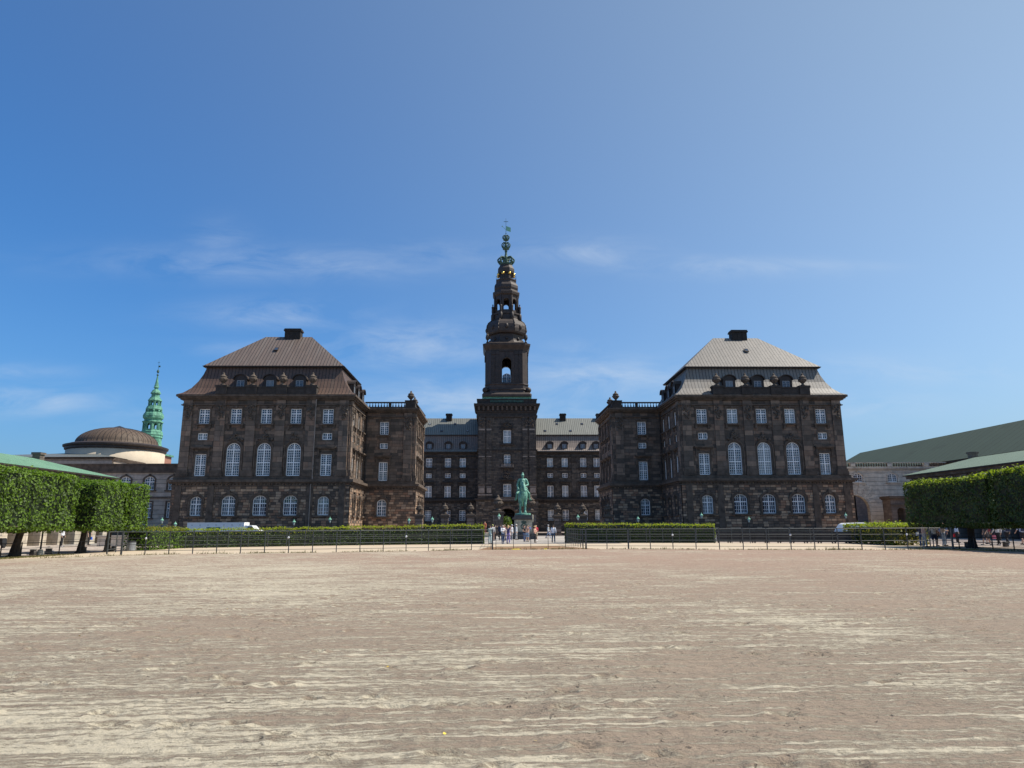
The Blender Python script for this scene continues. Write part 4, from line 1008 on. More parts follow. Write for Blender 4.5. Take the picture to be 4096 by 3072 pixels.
# left: pale rendered link building of the chapel
lk = empty('chapel_link_building', (-80, 144, 0), 'pale rendered two storey building with dark parapet left of the left pavilion', 'building')
T = frame((-112, 138), (1, 0)); L = 51.5
wx = [-108.5, -103.3, -98.1, -92.9, -87.2, -82, -76.4, -71.75, -67.1]
ops = []
for x in wx: ops += [(x+112, 2.0, 8.95, 11.6, 'seg'), (x+112, 1.75, 3.6, 6.6, 'flat')]
mb = MB(); wall(mb, T, L, 0, 12.4, ops, .35); mb.poly([(-60.5,138,0), (-60.5,156,0), (-60.5,156,14), (-60.5,138,14)]); mb.build('front_wall', 'pale_render', lk)
mb = MB(); mb.box(0, L, -.1, .25, 7.3, 7.6, T); mb.box(0, L, -.1, .35, 12.3, 12.65, T); mb.box(0, L, -17, .2, 12.65, 14.05, T); mb.box(0, L, -17, .35, 13.85, 14.1, T); mb.box(0, L, -.05, .25, 0, 1, T); mb.build('parapet', 'stone_trim', lk)
for o in ops: sidewin(lk, T, (1, 0), *o)
# the chapel: temple block with low roof, drum and dome
ch = empty('palace_chapel', (-100, 168, 0), 'palace chapel with cream drum and low brown ribbed copper dome', 'church')
ax0, ay0, R0 = -107.1, 190.5, 11.9
mb = MB(); mb.lathe((ax0, ay0, 0), [(R0, 14), (R0, 22.2)], 64); mb.build('drum', 'plaster_cream', ch, smooth=True)
mb = MB(); mb.lathe((ax0, ay0, 0), [(R0, 21.9), (R0+.35, 22.2), (R0+.35, 22.6), (R0+.75, 22.9), (R0+.8, 23.3), (R0-.2, 23.6), (R0-.6, 23.75)], 64); mb.build('drum_cornice', 'copper_deep', ch)
DR, DZ, DH = 10.0, 24.0, 4.6
mb = MB(); mb.lathe((ax0, ay0, 0), [(11.0, 23.6)]+[(DR*cos(a), DZ+DH*sin(a)) for a in [k*pi/2/12 for k in range(12)]], 64); mb.build('dome', 'dome_copper', ch, smooth=True)
mb = MB()
for k in range(44):
    a = 2*pi*k/44; pr = None
    for j in range(0, 12, 1):
        t_ = j*pi/2/12; p = (ax0+cos(a)*(DR+.01)*cos(t_), ay0+sin(a)*(DR+.01)*cos(t_), DZ+.02+DH*sin(t_))
        if pr: mb.tube(pr, p, .05, n=4)
        pr = p
mb.build('rib', 'copper_dark', ch)
mb = MB(); mb.lathe((ax0, ay0, 28.3), [(2.0, -.1), (2.0, .25), (1.7, .35), (.1, .95)], 16); mb.build('skylight', 'iron_black', ch)
mb = MB(); mb.box(-132, -96.9, 170, 200, 12, 18.2); mb.build('wall', 'pale_render', ch)
mb = MB(); mb.box(-132.6, -96.4, 169.4, 200, 18.2, 18.6); mb.build('chapel_cornice', 'stone_trim', ch)
mb = MB(); mb.loft([[(-133, 169, 18.61), (-96.1, 169, 18.61), (-96.1, 176, 18.61), (-133, 176, 18.61)], [(-133, 184, 20.6), (-111, 184, 21.2), (-110, 184.2, 21.2), (-133, 184.2, 20.6)]]); mb.build('roof', 'flat_roof_grey', ch, roof=True)
mb = MB(); mb.loft([[(-96.6, 169.5, 17.9), (-80.5, 184, 14.2), (-80.9, 184.5, 14.2), (-97, 170, 17.9)], [(-96.6, 169.5, 18.6), (-80.5, 184, 14.8), (-80.9, 184.5, 14.8), (-97, 170, 18.6)]]); mb.build('gable_cornice', 'stone_trim', ch)
# far green spire
spx, spy = -167, 330
sp = empty('church_spire', (spx, spy, 0), 'slim pale green copper church spire behind the left pavilion', 'spire')
k_ = 1.0
mb = MB(); mb.box(spx-7, spx+7.2, spy-7, spy+7, 0, 35.2); mb.build('brick_tower', 'brick_red', sp)
mb = MB(); mb.box(spx-7.6, spx+8, spy-7.6, spy+7.6, 35.2, 36.0); mb.oct((spx, spy, 0), [(5.9, 36), (4.6, 39.4), (4.5, 40.0), (4.2, 41), (4.2, 43.4), (4.5, 43.8), (4.4, 44.6), (4.6, 45.0), (4.35, 45.8), (4.3, 46.6), (3.9, 47.2)]); mb.build('spire_base', 'spire_green', sp)
def openstage(n, r, z0, z1, ow):
    mb = MB(); w8 = 2*r*math.tan(pi/8)
    for q in range(8):
        an = pi/4*q; u = (cos(an), sin(an)); nx, ny = u[1], -u[0]; TT = frame((spx+nx*r-u[0]*w8/2, spy+ny*r-u[1]*w8/2), u)
        wall(mb, TT, w8, z0, z1, [(w8/2, ow, z0+.5, z1-.5, 'round')], .35); mb.box(0, .3, -.05, .25, z0, z1, TT); mb.box(w8-.3, w8, -.05, .25, z0, z1, TT)
    mb.build(n, 'spire_green', sp)
openstage('open_stage', 3.7, 47.2, 50.9, 1.3)
mb = MB(); mb.oct((spx, spy, 0), [(3.8, 50.8), (4.3, 51.1), (4.2, 51.6), (3.5, 51.9), (3.5, 52.5), (4.1, 53.1), (4.2, 54.2), (3.9, 55.3), (3.5, 55.7), (3.5, 56.1)]); mb.oct((spx, spy, 0), [(2.6, 56), (2.6, 57.2)]); mb.oct((spx, spy, 0), [(3.3, 57.1), (3.4, 57.5), (3.0, 58.6), (2.9, 59.0)]); mb.build('spire_bulb', 'spire_green', sp)
mb = MB()
for q in range(8): a = pi/4*q+pi/8; mb.ell((spx+cos(a)*3.1, spy+sin(a)*3.1, 56.6), (.6, .6, .6), 10, 6)
mb.build('copper_ball', 'spire_green', sp, smooth=True)
openstage('upper_open_stage', 2.4, 58.8, 61.6, .9)
mb = MB(); mb.oct((spx, spy, 0), [(2.5, 61.4), (2.9, 61.6), (2.8, 61.9), (2.2, 62.9), (2.0, 63.4)]); mb.oct((spx, spy, 0), [(1.7, 63.3), (1.65, 65.2)]); mb.oct((spx, spy, 0), [(2.1, 65.1), (2.1, 65.4), (1.7, 66.2), (1.3, 67.0), (.8, 67.3), (.75, 67.9), (1.15, 68.2), (.95, 68.6), (.55, 71), (.2, 74)]); mb.build('spire_top', 'spire_green', sp)
mb = MB(); mb.ell((spx, spy, 74.4), (.5, .5, .5), 10, 6); mb.lathe((spx, spy, 75.2), [(.05, 0), (.55, .6), (.6, 1.0), (.4, 1.6), (.05, 2.0)], 10); mb.tube((spx, spy, 73), (spx, spy, 81.5), .09, .05, 5); mb.box(spx-.5, spx+.5, spy-.05, spy+.05, 80.6, 80.75); mb.box(spx+.1, spx+.9, spy-.04, spy+.04, 78.3, 79.1); mb.build('weather_vane', 'verdigris_dark', sp)

# right: pale arch building
ra = empty('arch_building', (88, 146, 0), 'pale grey stone building with balustrade and carriage arch right of the right pavilion', 'building')
T = frame((60.5, 138), (1, 0)); L = 60
ops = [(9.1, 1.95, 10.1, 11.9, 'seg'), (16.2, 1.95, 10.1, 11.9, 'seg'), (25, 1.95, 10.1, 11.9, 'seg'), (34, 1.95, 10.1, 11.9, 'seg'), (8.0, 5.6, .02, 7.5, 'round')]
mb = MB(); wall(mb, T, L, 0, 12.9, ops, .9); mb.build('front_wall', 'pale_render_light', ra)
mb = MB(); mb.box(0, L, -.05, .35, 12.6, 12.85, T); mb.box(0, L, -.05, .5, 12.85, 13.05, T); mb.box(0, L, -12, .3, 13.05, 13.15, T); mb.box(0, L, -.25, .3, 13.9, 14.05, T)
for k in range(8): mb.box(k*7.6+.1, k*7.6+1.1, -.25, .3, 13.1, 13.95, T)
band(mb, T, 8.0, 5.6, .02, 7.5, 'round', .3, .12); mb.build('balustrade', 'pale_stone', ra)
mb = MB()
for k in range(110):
    p = T(1.2+k*.52, 0, 13.1); mb.lathe(p, [(.12, 0), (.17, .3), (.08, .7), (.12, .8)], 6)
mb.build('baluster', 'stone_trim', ra)
mb = MB()      # fan of voussoirs over the arch
for k in range(9):
    a = pi*(.14+.72*k/8); r0, r1 = 3.15, 5.6+(.6 if k == 4 else 0)
    q = [(8+cos(a+d)*r, .1, 4.7+sin(a+d)*r) for r, d in ((r0, -.085), (r1, -.075), (r1, .075), (r0, .085))]
    mb.loft([[T(x, -.02, z) for x, y, z in q], [T(x, .14, z) for x, y, z in q]])
mb.build('voussoir', 'pale_stone', ra)
for o in ops[:4]: sidewin(ra, T, (1, 0), *o)
mb = MB(); mb.box(62, 75, 150, 150.4, 0, 12); mb.box(60.6, 61, 139, 150, 0, 12.5); mb.build('rear_wall', 'stone_trim_dark', ra)  # dark rear wall: the shade inside the arch put into its colour
TT = frame((62, 149.9), (1, 0)); add_window(ra, TT, (1, 0), 6.3, 1.6, 1.6, 5.2, 'flat', 4, 6, (.5,), 'grey_frame', d=.05)
# low brown arcade portal in front of the arch building
po = empty('arcade_portal', (77, 131, 0), 'low brown stone portal with small arches in front of the pale arch building', 'portal')
T = frame((71.1, 130), (1, 0))
mb = MB(); wall(mb, T, 22, 0, 6.3, [(1.9+2.75*k, 1.65, .02, 4.8, 'round') for k in range(7)], .8); mb.box(0, 22, -2.8, -2.6, 0, 6.3, T); mb.poly([T(0,0,0), T(0,-2.7,0), T(0,-2.7,6.3), T(0,0,6.3)]); mb.build('arcade_wall', 'brown_stone', po)
mb = MB(); mb.box(-.2, 22, -2.9, .3, 6.3, 6.5, T); mb.box(-.4, 22, -3, .5, 6.5, 6.95, T); mb.box(-.1, 22, -.05, .2, 5.1, 5.4, T); mb.build('portal_cornice', 'stone_trim', po)

# galleries along both sides of the riding ground, with low green roofs
def gallery(s, label, wallmat, roofmat, y1, xf, eave, ridge):
    """xf: x of the courtyard face; the arcade runs along Y"""
    root = empty('riding_gallery', (s*(abs(xf)+5), 60, 0), label, 'building', 'low arcaded galleries along the riding ground')
    y0 = 8; L = y1-y0; W_ = 13
    if s < 0: T = frame((xf, y0), (0, 1)); u = (0, 1)
    else: T = frame((xf, y1), (0, -1)); u = (0, -1)
    n = int(L/2.7); st = L/n
    mb = MB(); wall(mb, T, L, 0, eave-.5, [(st*(k+.5), 1.75, .02, 4.9, 'round') for k in range(n)], .75)
    xb = xf-1.0*(-s); 
    mb.build('arcade_wall', wallmat, root)
    mb = MB()
    for k in range(n+1):
        a = min(max(st*k, .4), L-.4); mb.box(a-.4, a+.4, -.02, .32, 0, eave-.6, T)
        mb.box(a-.5, a+.5, -.02, .42, 0, 1.25, T); mb.box(a-.46, a+.46, -.02, .38, 1.25, 1.4, T)
    mb.build('arcade_pilaster', wallmat, root)
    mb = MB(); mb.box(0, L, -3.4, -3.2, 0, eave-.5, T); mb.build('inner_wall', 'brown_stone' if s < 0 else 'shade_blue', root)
    for k in range(0, n, 2):
        if s < 0 and T(0,0,0)[1]+st*(k+.5) > 50:
            add_window(root, T, u, st*(k+.5), 1.1, .1, 2.4, 'flat', 2, 3, (), 'grey_frame', d=-3.15)
    xa, xb = sorted((xf, xf+s*W_)); 
    mb = MB(); mb.box(xa, xb, y1-.3, y1, 0, eave-.5); mb.box(xa, xb, y0, y0+.3, 0, eave-.5); mb.box(xf+s*W_-.15, xf+s*W_+.15, y0, y1, 0, eave-.5); mb.build('end_wall', wallmat, root)
    mb = MB(); mb.box(xa-.5, xb+.5, y0-.5, y1+.5, eave-.5, eave-.12); mb.build('gallery_cornice', 'stone_trim', root)
    mb = MB(); a, b, c, d = xa-.8, xb+.8, y0-.8, y1+.8; m = (a+b)/2; rr = .6
    mb.box(a, b, c, d, eave-.12, eave+.02); mb.build('gutter', 'copper_deep', root)
    mb = MB(); mb.loft([[(a, c, eave+.03), (b, c, eave+.03), (b, d, eave+.03), (a, d, eave+.03)], [(m-rr, c+6, ridge), (m+rr, c+6, ridge), (m+rr, d-5.5, ridge), (m-rr, d-5.5, ridge)]]); mb.build('roof', roofmat, root, roof=True)
    return root
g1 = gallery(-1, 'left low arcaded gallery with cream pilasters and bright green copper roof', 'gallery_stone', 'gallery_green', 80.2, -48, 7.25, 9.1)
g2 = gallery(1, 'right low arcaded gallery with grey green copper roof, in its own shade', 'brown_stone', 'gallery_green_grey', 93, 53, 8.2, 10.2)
for gr, x, y, z0, z1 in ((g1, -55, 78.2, 8.2, 9.95), (g2, 60, 90.3, 8.8, 11.1)):
    mb = MB(); mb.box(x-.42, x+.42, y-.4, y+.4, z0, z1-.25); mb.box(x-.52, x+.52, y-.5, y+.5, z1-.25, z1); mb.build('chimney', 'brown_stone', gr)
mb = MB(); mb.loft([[(55.2, 84.6, 8.86), (55.9, 84.6, 9.03), (55.9, 87.2, 9.03), (55.2, 87.2, 8.86)], [(55.2, 84.6, 8.98), (55.9, 84.6, 9.15), (55.9, 87.2, 9.15), (55.2, 87.2, 8.98)]]); mb.build('skylight', 'grey_frame', g2)
# riding hall with the big dark green roof
rh = empty('riding_hall', (100, 140, 0), 'long riding hall with a big dark green seamed roof behind the right gallery', 'building')
mb = MB(); mb.box(88.6, 111.4, 80, 196, 0, 14.0); mb.build('wall', 'brown_stone', rh)
mb = MB(); mb.box(88.0, 112, 79.4, 196.6, 13.9, 14.2); mb.build('gutter', 'copper_deep', rh)
mb = MB(); mb.loft([[(87.8, 79, 14.21), (112.2, 79, 14.21), (112.2, 198, 14.21), (87.8, 198, 14.21)], [(99.6, 88, 21.6), (100.4, 88, 21.6), (100.4, 191.5, 21.6), (99.6, 191.5, 21.6)]]); mb.build('roof', 'hall_green', rh, roof=True)

# ------------------------------------------------------------------ court fence: stone piers with urns, iron railings
def pier(x, y, w, ztop, urn_s, label, um='carved'):
    root = empty('gate_pier' if urn_s > 1 else 'stone_pier', (x, y, 0), label, 'pier', 'stone piers of the court fence')
    mb = MB(); n = 5; h = (ztop-.7)/n
    for k in range(n): mb.box(x-w/2, x+w/2, y-w/2, y+w/2, k*h+.03, (k+1)*h-.03); 
    mb.box(x-w/2+.05, x+w/2-.05, y-w/2+.05, y+w/2-.05, 0, ztop-.7); mb.build('shaft', 'pier_stone', root)
    mb = MB(); mb.box(x-w/2-.12, x+w/2+.12, y-w/2-.12, y+w/2+.12, 0, .5); mb.box(x-w/2-.1, x+w/2+.1, y-w/2-.1, y+w/2+.1, ztop-.7, ztop-.45); mb.box(x-w/2-.28, x+w/2+.28, y-w/2-.28, y+w/2+.28, ztop-.45, ztop-.2); mb.box(x-w/2-.1, x+w/2+.1, y-w/2-.1, y+w/2+.1, ztop-.2, ztop, None, .06); mb.build('pier_cap', 'stone_trim', root)
    urn(root, (x, y, ztop), urn_s, um); return root
PY = 127
pos = ['beside the left corner block', 'middle of the left court fence', 'nearest the tower on the left']
for (x, d) in zip((-17.6, -12.95, -8.3), pos): pier(x, PY, 1.25, 3.9, .74, 'stone fence pier topped with carved urn, '+d)
pos = ['first right of the gate', 'middle of the right court fence', 'beside the right corner block']
for (x, d) in zip((7.5, 12.15, 16.8), pos): pier(x, PY, 1.2, 3.7, .78, 'stone fence pier topped with dark urn, '+d, 'carved_dark')
pier(-3.3, PY, 1.9, 4.4, 1.08, 'large stone gate pier topped with big carved urn, left of the statue', 'carved'); pier(2.6, PY, 1.9, 4.4, 1.08, 'large stone gate pier topped with big carved urn, right behind the statue', 'carved')
def railing(x0, x1, y, label):
    root = empty('iron_railing', ((x0+x1)/2, y, 0), label, 'railing', 'iron railings of the court fence')
    mb = MB(); mb.box(x0, x1, y-.2, y+.2, 0, .45); mb.build('railing_base', 'stone_trim_dark', root)
    mb = MB()
    for z in (.65, 1.6, 2.75): mb.box(x0, x1, y-.03, y+.03, z, z+.06)
    mb.build('rail', 'iron_black', root); mb = MB(); n = int((x1-x0)/.16)
    for k in range(n):
        x = x0+(k+.5)*(x1-x0)/n; mb.tube((x, y, .45), (x, y, 3.15), .018, n=4); mb.lathe((x, y, 3.15), [(.04, 0), (.01, .22)], 4)
    mb.build('spear_bar', 'iron_black', root)
for a, b, d in ((-16.9, -13.6, 'between the two left outer piers'), (-12.3, -8.95, 'between middle and inner left piers'), (-7.65, -4.3, 'between inner left pier and left gate pier'), (3.6, 6.85, 'between right gate pier and first right pier'), (8.15, 11.5, 'between first and middle right piers'), (12.8, 16.15, 'between middle and outer right piers')):
    railing(a, b, PY, 'black iron spear railing '+d)

# ------------------------------------------------------------------ blobs (statue, people)
def blob(mb, voxel, smooth_it=4):
    me = bpy.data.meshes.new('tmp'); me.from_pydata([tuple(v) for v in mb.v], [], mb.f)
    o = bpy.data.objects.new('tmp', me); C.objects.link(o)
    m = o.modifiers.new('r', 'REMESH'); m.mode = 'VOXEL'; m.voxel_size = voxel; m.use_smooth_shade = True
    s_ = o.modifiers.new('s', 'SMOOTH'); s_.factor = .5; s_.iterations = smooth_it
    dg = bpy.context.evaluated_depsgraph_get(); ev = o.evaluated_get(dg); out = bpy.data.meshes.new_from_object(ev)
    bpy.data.objects.remove(o); bpy.data.meshes.remove(me); return out
def blobobj(mb, name, mat, parent, voxel, sm=4):
    me = blob(mb, voxel, sm); me.materials.clear(); me.materials.append(M[mat] if isinstance(mat, str) else mat)
    me.polygons.foreach_set('use_smooth', [True]*len(me.polygons))
    o = bpy.data.objects.new(name, me); C.objects.link(o); o.parent = parent; return o

st = empty('equestrian_statue', (-.22, 93.2, 0), 'green bronze rider on horseback on a tall stone pedestal in front of the gate', 'statue')
mb = MB(); x, y = -.22, 93.2
mb.box(x-1.6, x+1.6, y-3.4, y+3.4, 0, .35); mb.box(x-1.4, x+1.4, y-3.1, y+3.1, .35, .7); mb.box(x-1.22, x+1.22, y-2.9, y+2.9, .7, .95, None, .08); mb.build('pedestal_base', 'granite_dark', st)
mb = MB(); mb.box(x-1.08, x+1.08, y-2.75, y+2.75, .95, 2.5); mb.build('pedestal', 'granite_pedestal', st)
mb = MB(); mb.box(x-1.15, x+1.15, y-2.82, y+2.82, 2.45, 2.55); mb.box(x-1.34, x+1.34, y-3.0, y+3.0, 2.55, 2.78); mb.box(x-1.1, x+1.1, y-2.8, y+2.8, 2.78, 3.05); mb.build('pedestal_cornice', 'granite_dark', st)
mb = MB()
T = frame((x, y-2.75), (1, 0))
mb.lathe((0, 0, 0), [(.001, 0), (.001, .001)], 3)
mb = MB()
for k in range(20): a = 2*pi*k/20; b = 2*pi*(k+1)/20; mb.tube(T(.36*cos(a), .04, 1.62+.36*sin(a)), T(.36*cos(b), .04, 1.62+.36*sin(b)), .06, n=5)
mb.caps(T(-.15, .06, 1.8), T(.05, .06, 1.45), .045, .045, 5); mb.caps(T(.12, .06, 1.8), T(.0, .06, 1.6), .045, .045, 5); mb.caps(T(-.1, .06, 1.45), T(.18, .06, 1.5), .04, .04, 5)
for k in range(5): mb.caps(T(-.24+.12*k, .06, 2.12), T(-.28+.14*k, .06, 2.38-.05*abs(k-2)), .05, .035, 5)
mb.caps(T(-.28, .05, 2.1), T(.28, .05, 2.1), .05, .05, 5); mb.build('monogram_relief', 'verdigris_dark', st, smooth=True)
mb = MB(); mb.lathe((x, y, 0), [(1.02, 3.05), (1.05, 3.1), (1.05, 3.27), (1.0, 3.32)], 32, 0, 2.5); mb.build('bronze_plinth', 'bronze_patina', st, smooth=False)
K = 2.15
def hv(a, b, c, q=0): return (a*K, b*K, 3.3+c*K)
mb = MB()
E = lambda c, r: mb.ell(hv(*c), (r[0]*K, r[1]*K, r[2]*K), 14, 9)
Cp = lambda a, b, r0, r1: mb.caps(hv(*a), hv(*b), r0*K, r1*K, 10)
E((0,-.42,1.1), (.285,.34,.37)); E((0,.05,1.1), (.27,.62,.33)); E((0,.62,1.17), (.27,.36,.34)); E((0,-.55,1.25), (.17,.26,.3))
E((-.14,-.5,1.0), (.13,.2,.26)); E((.14,-.5,1.0), (.13,.2,.26)); E((-.15,.68,1.0), (.14,.26,.34)); E((.15,.68,1.0), (.14,.26,.34))
Cp((0,-.58,1.35), (0,-.85,1.78), .19, .125); Cp((0,-.5,1.25), (0,-.75,1.55), .2, .16)
Cp((0,-.88,1.8), (.04,-1.12,1.52), .118, .09); Cp((.04,-1.12,1.52), (.07,-1.26,1.33), .082, .066); E((.0,-.9,1.8), (.075,.13,.12))
Cp((-.06,-.82,1.93), (-.075,-.82,2.04), .03, .01); Cp((.06,-.82,1.93), (.075,-.82,2.04), .03, .01)
for k in range(7): f = k/6; Cp((.03,-.78+.32*f,1.95-.55*f), (.08,-.74+.32*f,1.78-.55*f), .045, .03)
# front legs (left one forward), hind legs
Cp((-.15,-.52,.9), (-.17,-.56,.52), .105, .062); Cp((-.17,-.56,.52), (-.17,-.54,.14), .055, .042); Cp((-.17,-.54,.14), (-.17,-.6,.05), .05, .075)
Cp((.15,-.52,.9), (.13,-.66,.52), .105, .062); Cp((.13,-.66,.52), (.12,-.72,.14), .055, .042); Cp((.12,-.72,.14), (.12,-.8,.05), .05, .075)
for sx, dy in ((-.15, 0), (.15, .12)):
    Cp((sx,.62+dy*.3,.95), (sx*1.05,.58+dy,.68), .14, .085); Cp((sx*1.05,.58+dy,.68), (sx,.82+dy,.5), .08, .06); Cp((sx,.82+dy,.5), (sx,.8+dy,.14), .05, .04); Cp((sx,.8+dy,.14), (sx,.74+dy,.05), .05, .072)
Cp((0,.95,1.32), (0,1.08,1.1), .06, .09); Cp((0,1.08,1.1), (0,1.06,.5), .09, .05)
hz = blobobj(mb, 'horse', 'bronze_patina', st, .045, 3); hz.location = (0, 0, 0)
mb = MB()
E((0,.05,1.5), (.21,.22,.16)); Cp((0,.03,1.6), (0,.0,1.98), .165, .19); Cp((-.19,.0,2.07), (.19,.0,2.07), .095, .095); Cp((0,-.0,2.1), (0,-.02,2.24), .06, .055); E((0,-.04,2.33), (.082,.1,.12))
E((0,-.03,2.38), (.1,.12,.06)); Cp((0,-.03,2.42), (0,-.03,2.5), .085, .05); E((0,-.14,2.36), (.07,.06,.02));
E((0,-.13,2.32), (.018,.03,.03)); E((0,-.12,2.26), (.04,.03,.03))
for s in (-1, 1):
    Cp((s*.12,.05,1.47), (s*.37,-.22,1.22), .11, .08); Cp((s*.37,-.22,1.22), (s*.42,-.08,.88), .072, .052); Cp((s*.42,-.08,.86), (s*.5,-.3,.83), .052, .038)
Cp((-.25,.0,2.03), (-.34,.02,1.75), .075, .065); Cp((-.34,.02,1.75), (-.3,-.26,1.52), .06, .045); E((-.28,-.32,1.48), (.06,.09,.05))
Cp((.25,.0,2.03), (.33,-.02,1.77), .075, .065); Cp((.33,-.02,1.77), (.1,-.3,1.66), .06, .042); E((.06,-.34,1.65), (.06,.06,.05))
for s in (-1, 1): Cp((s*.2,.12,1.55), (s*.33,.1,1.3), .1, .07)
Cp((-.18,.1,2.05), (-.3,.16,1.45), .06, .08); Cp((0,.14,2.05), (0,.3,1.4), .16, .2)
Cp((.30,.02,1.5), (.46,.35,1.0), .025, .02)
blobobj(mb, 'rider', 'bronze_patina', st, .03, 2)
mb = MB()
for s in (-1, 1): mb.tube(hv(s*.06,-1.15,1.5), hv(s*.08,-.35,1.66), .018, n=5)
mb.tube(hv(-.08,-1.1,1.56), hv(.12,-1.1,1.56), .02, n=5)
mb2 = MB(); mb2.v = [Vector(v)+Vector((x, y, 0)) for v in mb.v]; mb2.f = mb.f; mb2.mi = mb.mi
mb2.build('reins', 'verdigris_dark', st)
mb = MB(); T = frame((x, y-3.1), (1, 0)); mb.caps(T(1.12, .05, 3.0), T(1.12, .05, 2.2), .1, .07, 8); mb.build('ornament', 'granite_pedestal', st)

# ------------------------------------------------------------------ people
PM = {}
def cloth(c):
    key = tuple(round(v, 3) for v in c)
    if key not in PM:
        t = NT('cloth_%d' % len(PM)); v = t.obj(); n_ = t.noise(v, 6, 4, .6)
        t.fin(t.ramp(n_, [(.3, tuple(a*.8 for a in c)), (.7, tuple(min(1, a*1.12) for a in c))]), t.bump(t.noise(v, 14, 3), .3, .01), .85); PM[key] = t.m
    return PM[key]
SKIN = [(.62,.40,.29), (.5,.31,.22), (.35,.2,.13)]
def person(x, y, label, top, low, hair=(.06,.04,.03), face=0, h=1.73, pose='stand', skin=0, shorts=False, bare=False, bag=None, hat=None, z=0.0, longhair=False, dress=False, seed=0, group='visitors by the statue'):
    rs = random.Random(int(x*100+y*10)+seed)
    root = empty('person', (x, y, z), label, 'person', group, rz=face); k = h/1.73; root.scale = (k, k, k)
    sk = cloth(SKIN[skin]); st_ = rs.uniform(.0, .09) if pose != 'walk' else .28
    hip = {-1: (-.095, 0, .92), 1: (.095, 0, .92)}; knee = {-1: (-.11, -st_*.6, .5), 1: (.11, st_*.25, .5)}; ank = {-1: (-.12, -st_*.9, .09), 1: (.12, st_*1.1, .11 if pose == 'walk' else .09)}
    sh = {-1: (-.19, 0, 1.43), 1: (.19, 0, 1.43)}
    if pose == 'up': el = {-1: (-.24, -.2, 1.33), 1: (.24, -.2, 1.33)}; wr = {-1: (-.09, -.3, 1.56), 1: (.09, -.3, 1.56)}
    elif pose == 'cross': el = {-1: (-.25, -.08, 1.16), 1: (.25, -.08, 1.16)}; wr = {-1: (.06, -.22, 1.19), 1: (-.06, -.24, 1.14)}
    elif pose == 'hold': el = {-1: (-.24, -.04, 1.15), 1: (.24, -.04, 1.15)}; wr = {-1: (-.1, -.27, 1.14), 1: (.1, -.27, 1.14)}
    elif pose == 'hip': el = {-1: (-.33, .05, 1.2), 1: (.25, -.02, 1.15)}; wr = {-1: (-.17, -.03, 1.04), 1: (.25, -.06, .9)}
    else:
        sw = .16 if pose == 'walk' else .03
        el = {-1: (-.25, sw*.6, 1.15), 1: (.25, -sw*.6, 1.15)}; wr = {-1: (-.26, sw*.2-.05, .9), 1: (.26, -sw*1.6-.05, .92)}
    b = MB()
    b.ell((0, -.005, 1.61), (.078, .098, .118), 12, 8); b.ell((0, -.04, 1.555), (.055, .065, .06), 10, 6); b.caps((0, .01, 1.42), (0, .005, 1.56), .058, .052)
    b.ell((0, -.105, 1.6), (.014, .022, .026), 8, 5); b.ell((-.03, -.088, 1.628), (.014, .012, .01), 6, 4); b.ell((.03, -.088, 1.628), (.014, .012, .01), 6, 4); b.ell((0, -.098, 1.562), (.024, .012, .01), 6, 4)
    for s in (-1, 1):
        b.ell((s*.08, .0, 1.605), (.012, .022, .03), 6, 4)
        b.caps(sh[s], el[s], .048, .04); b.caps(el[s], wr[s], .038, .026)
        b.caps(hip[s], knee[s], .082, .055); b.caps(knee[s], ank[s], .052, .035); b.caps(ank[s], (ank[s][0], ank[s][1]-.13, .035), .036, .03)
    b.caps((0, 0, 1.0), (0, 0, 1.36), .12, .13); b.caps((-.15, 0, 1.41), (.15, 0, 1.41), .06, .06); b.ell((0, 0, .95), (.15, .11, .12), 12, 7)
    me = blob(b, .017, 2)
    # hands: palm, four fingers of different length and a thumb
    hb = MB()
    for s in (-1, 1):
        w = Vector(wr[s]); d = (w-Vector(el[s])).normalized(); side = d.cross(Vector((0, 1, .01))).normalized(); nrm = d.cross(side).normalized()
        pc = w+d*.05; hb.caps(w, w+d*.07, .024, .033, 8)
        for i, (o_, l_) in enumerate(((-.024, .06), (-.008, .072), (.009, .066), (.024, .052))):
            p0 = w+d*.075+side*o_; p1 = p0+d*l_*.55; p2 = p1+(d*.7+nrm*.6)*l_*.45; hb.caps(p0, p1, .0095, .009, 6); hb.caps(p1, p2, .009, .007, 6)
        hb.caps(w+d*.02+side*.03*s, w+d*.06+side*.055*s+nrm*.02, .011, .009, 6)
    import bmesh
    bm = bmesh.new(); bm.from_mesh(me); base = len(bm.verts)
    vs_ = [bm.verts.new(v) for v in hb.v]
    for f in hb.f:
        try: bm.faces.new([vs_[i] for i in f])
        except ValueError: pass
    bm.to_mesh(me); bm.free(); me.materials.clear(); me.materials.append(sk); me.polygons.foreach_set('use_smooth', [True]*len(me.polygons))
    o = bpy.data.objects.new('body', me); C.objects.link(o); o.parent = root
    c = MB(); c.caps((0, 0, 1.0), (0, 0, 1.34), .142, .15); c.caps((-.15, 0, 1.4), (.15, 0, 1.4), .078, .078); c.ell((0, 0, .97), (.168, .13, .12), 12, 7); c.caps((0, 0, 1.38), (0, 0, 1.44), .085, .07)
    for s in (-1, 1):
        if bare: c.caps(sh[s], tuple(sh[s][i]*.8+el[s][i]*.2 for i in range(3)), .06, .055)
        elif low == 'long' or rs.random() < .0: pass
        else:
            e2 = el[s]; c.caps(sh[s], e2, .066, .056)
            if not shorts: 
                c.caps(e2, tuple(el[s][i]*.25+wr[s][i]*.75 for i in range(3)), .054, .042)
    blobobj(c, 'shirt', cloth(top), root, .022, 2)
    c = MB(); c.ell((0, 0, .92), (.162, .124, .12), 12, 7)
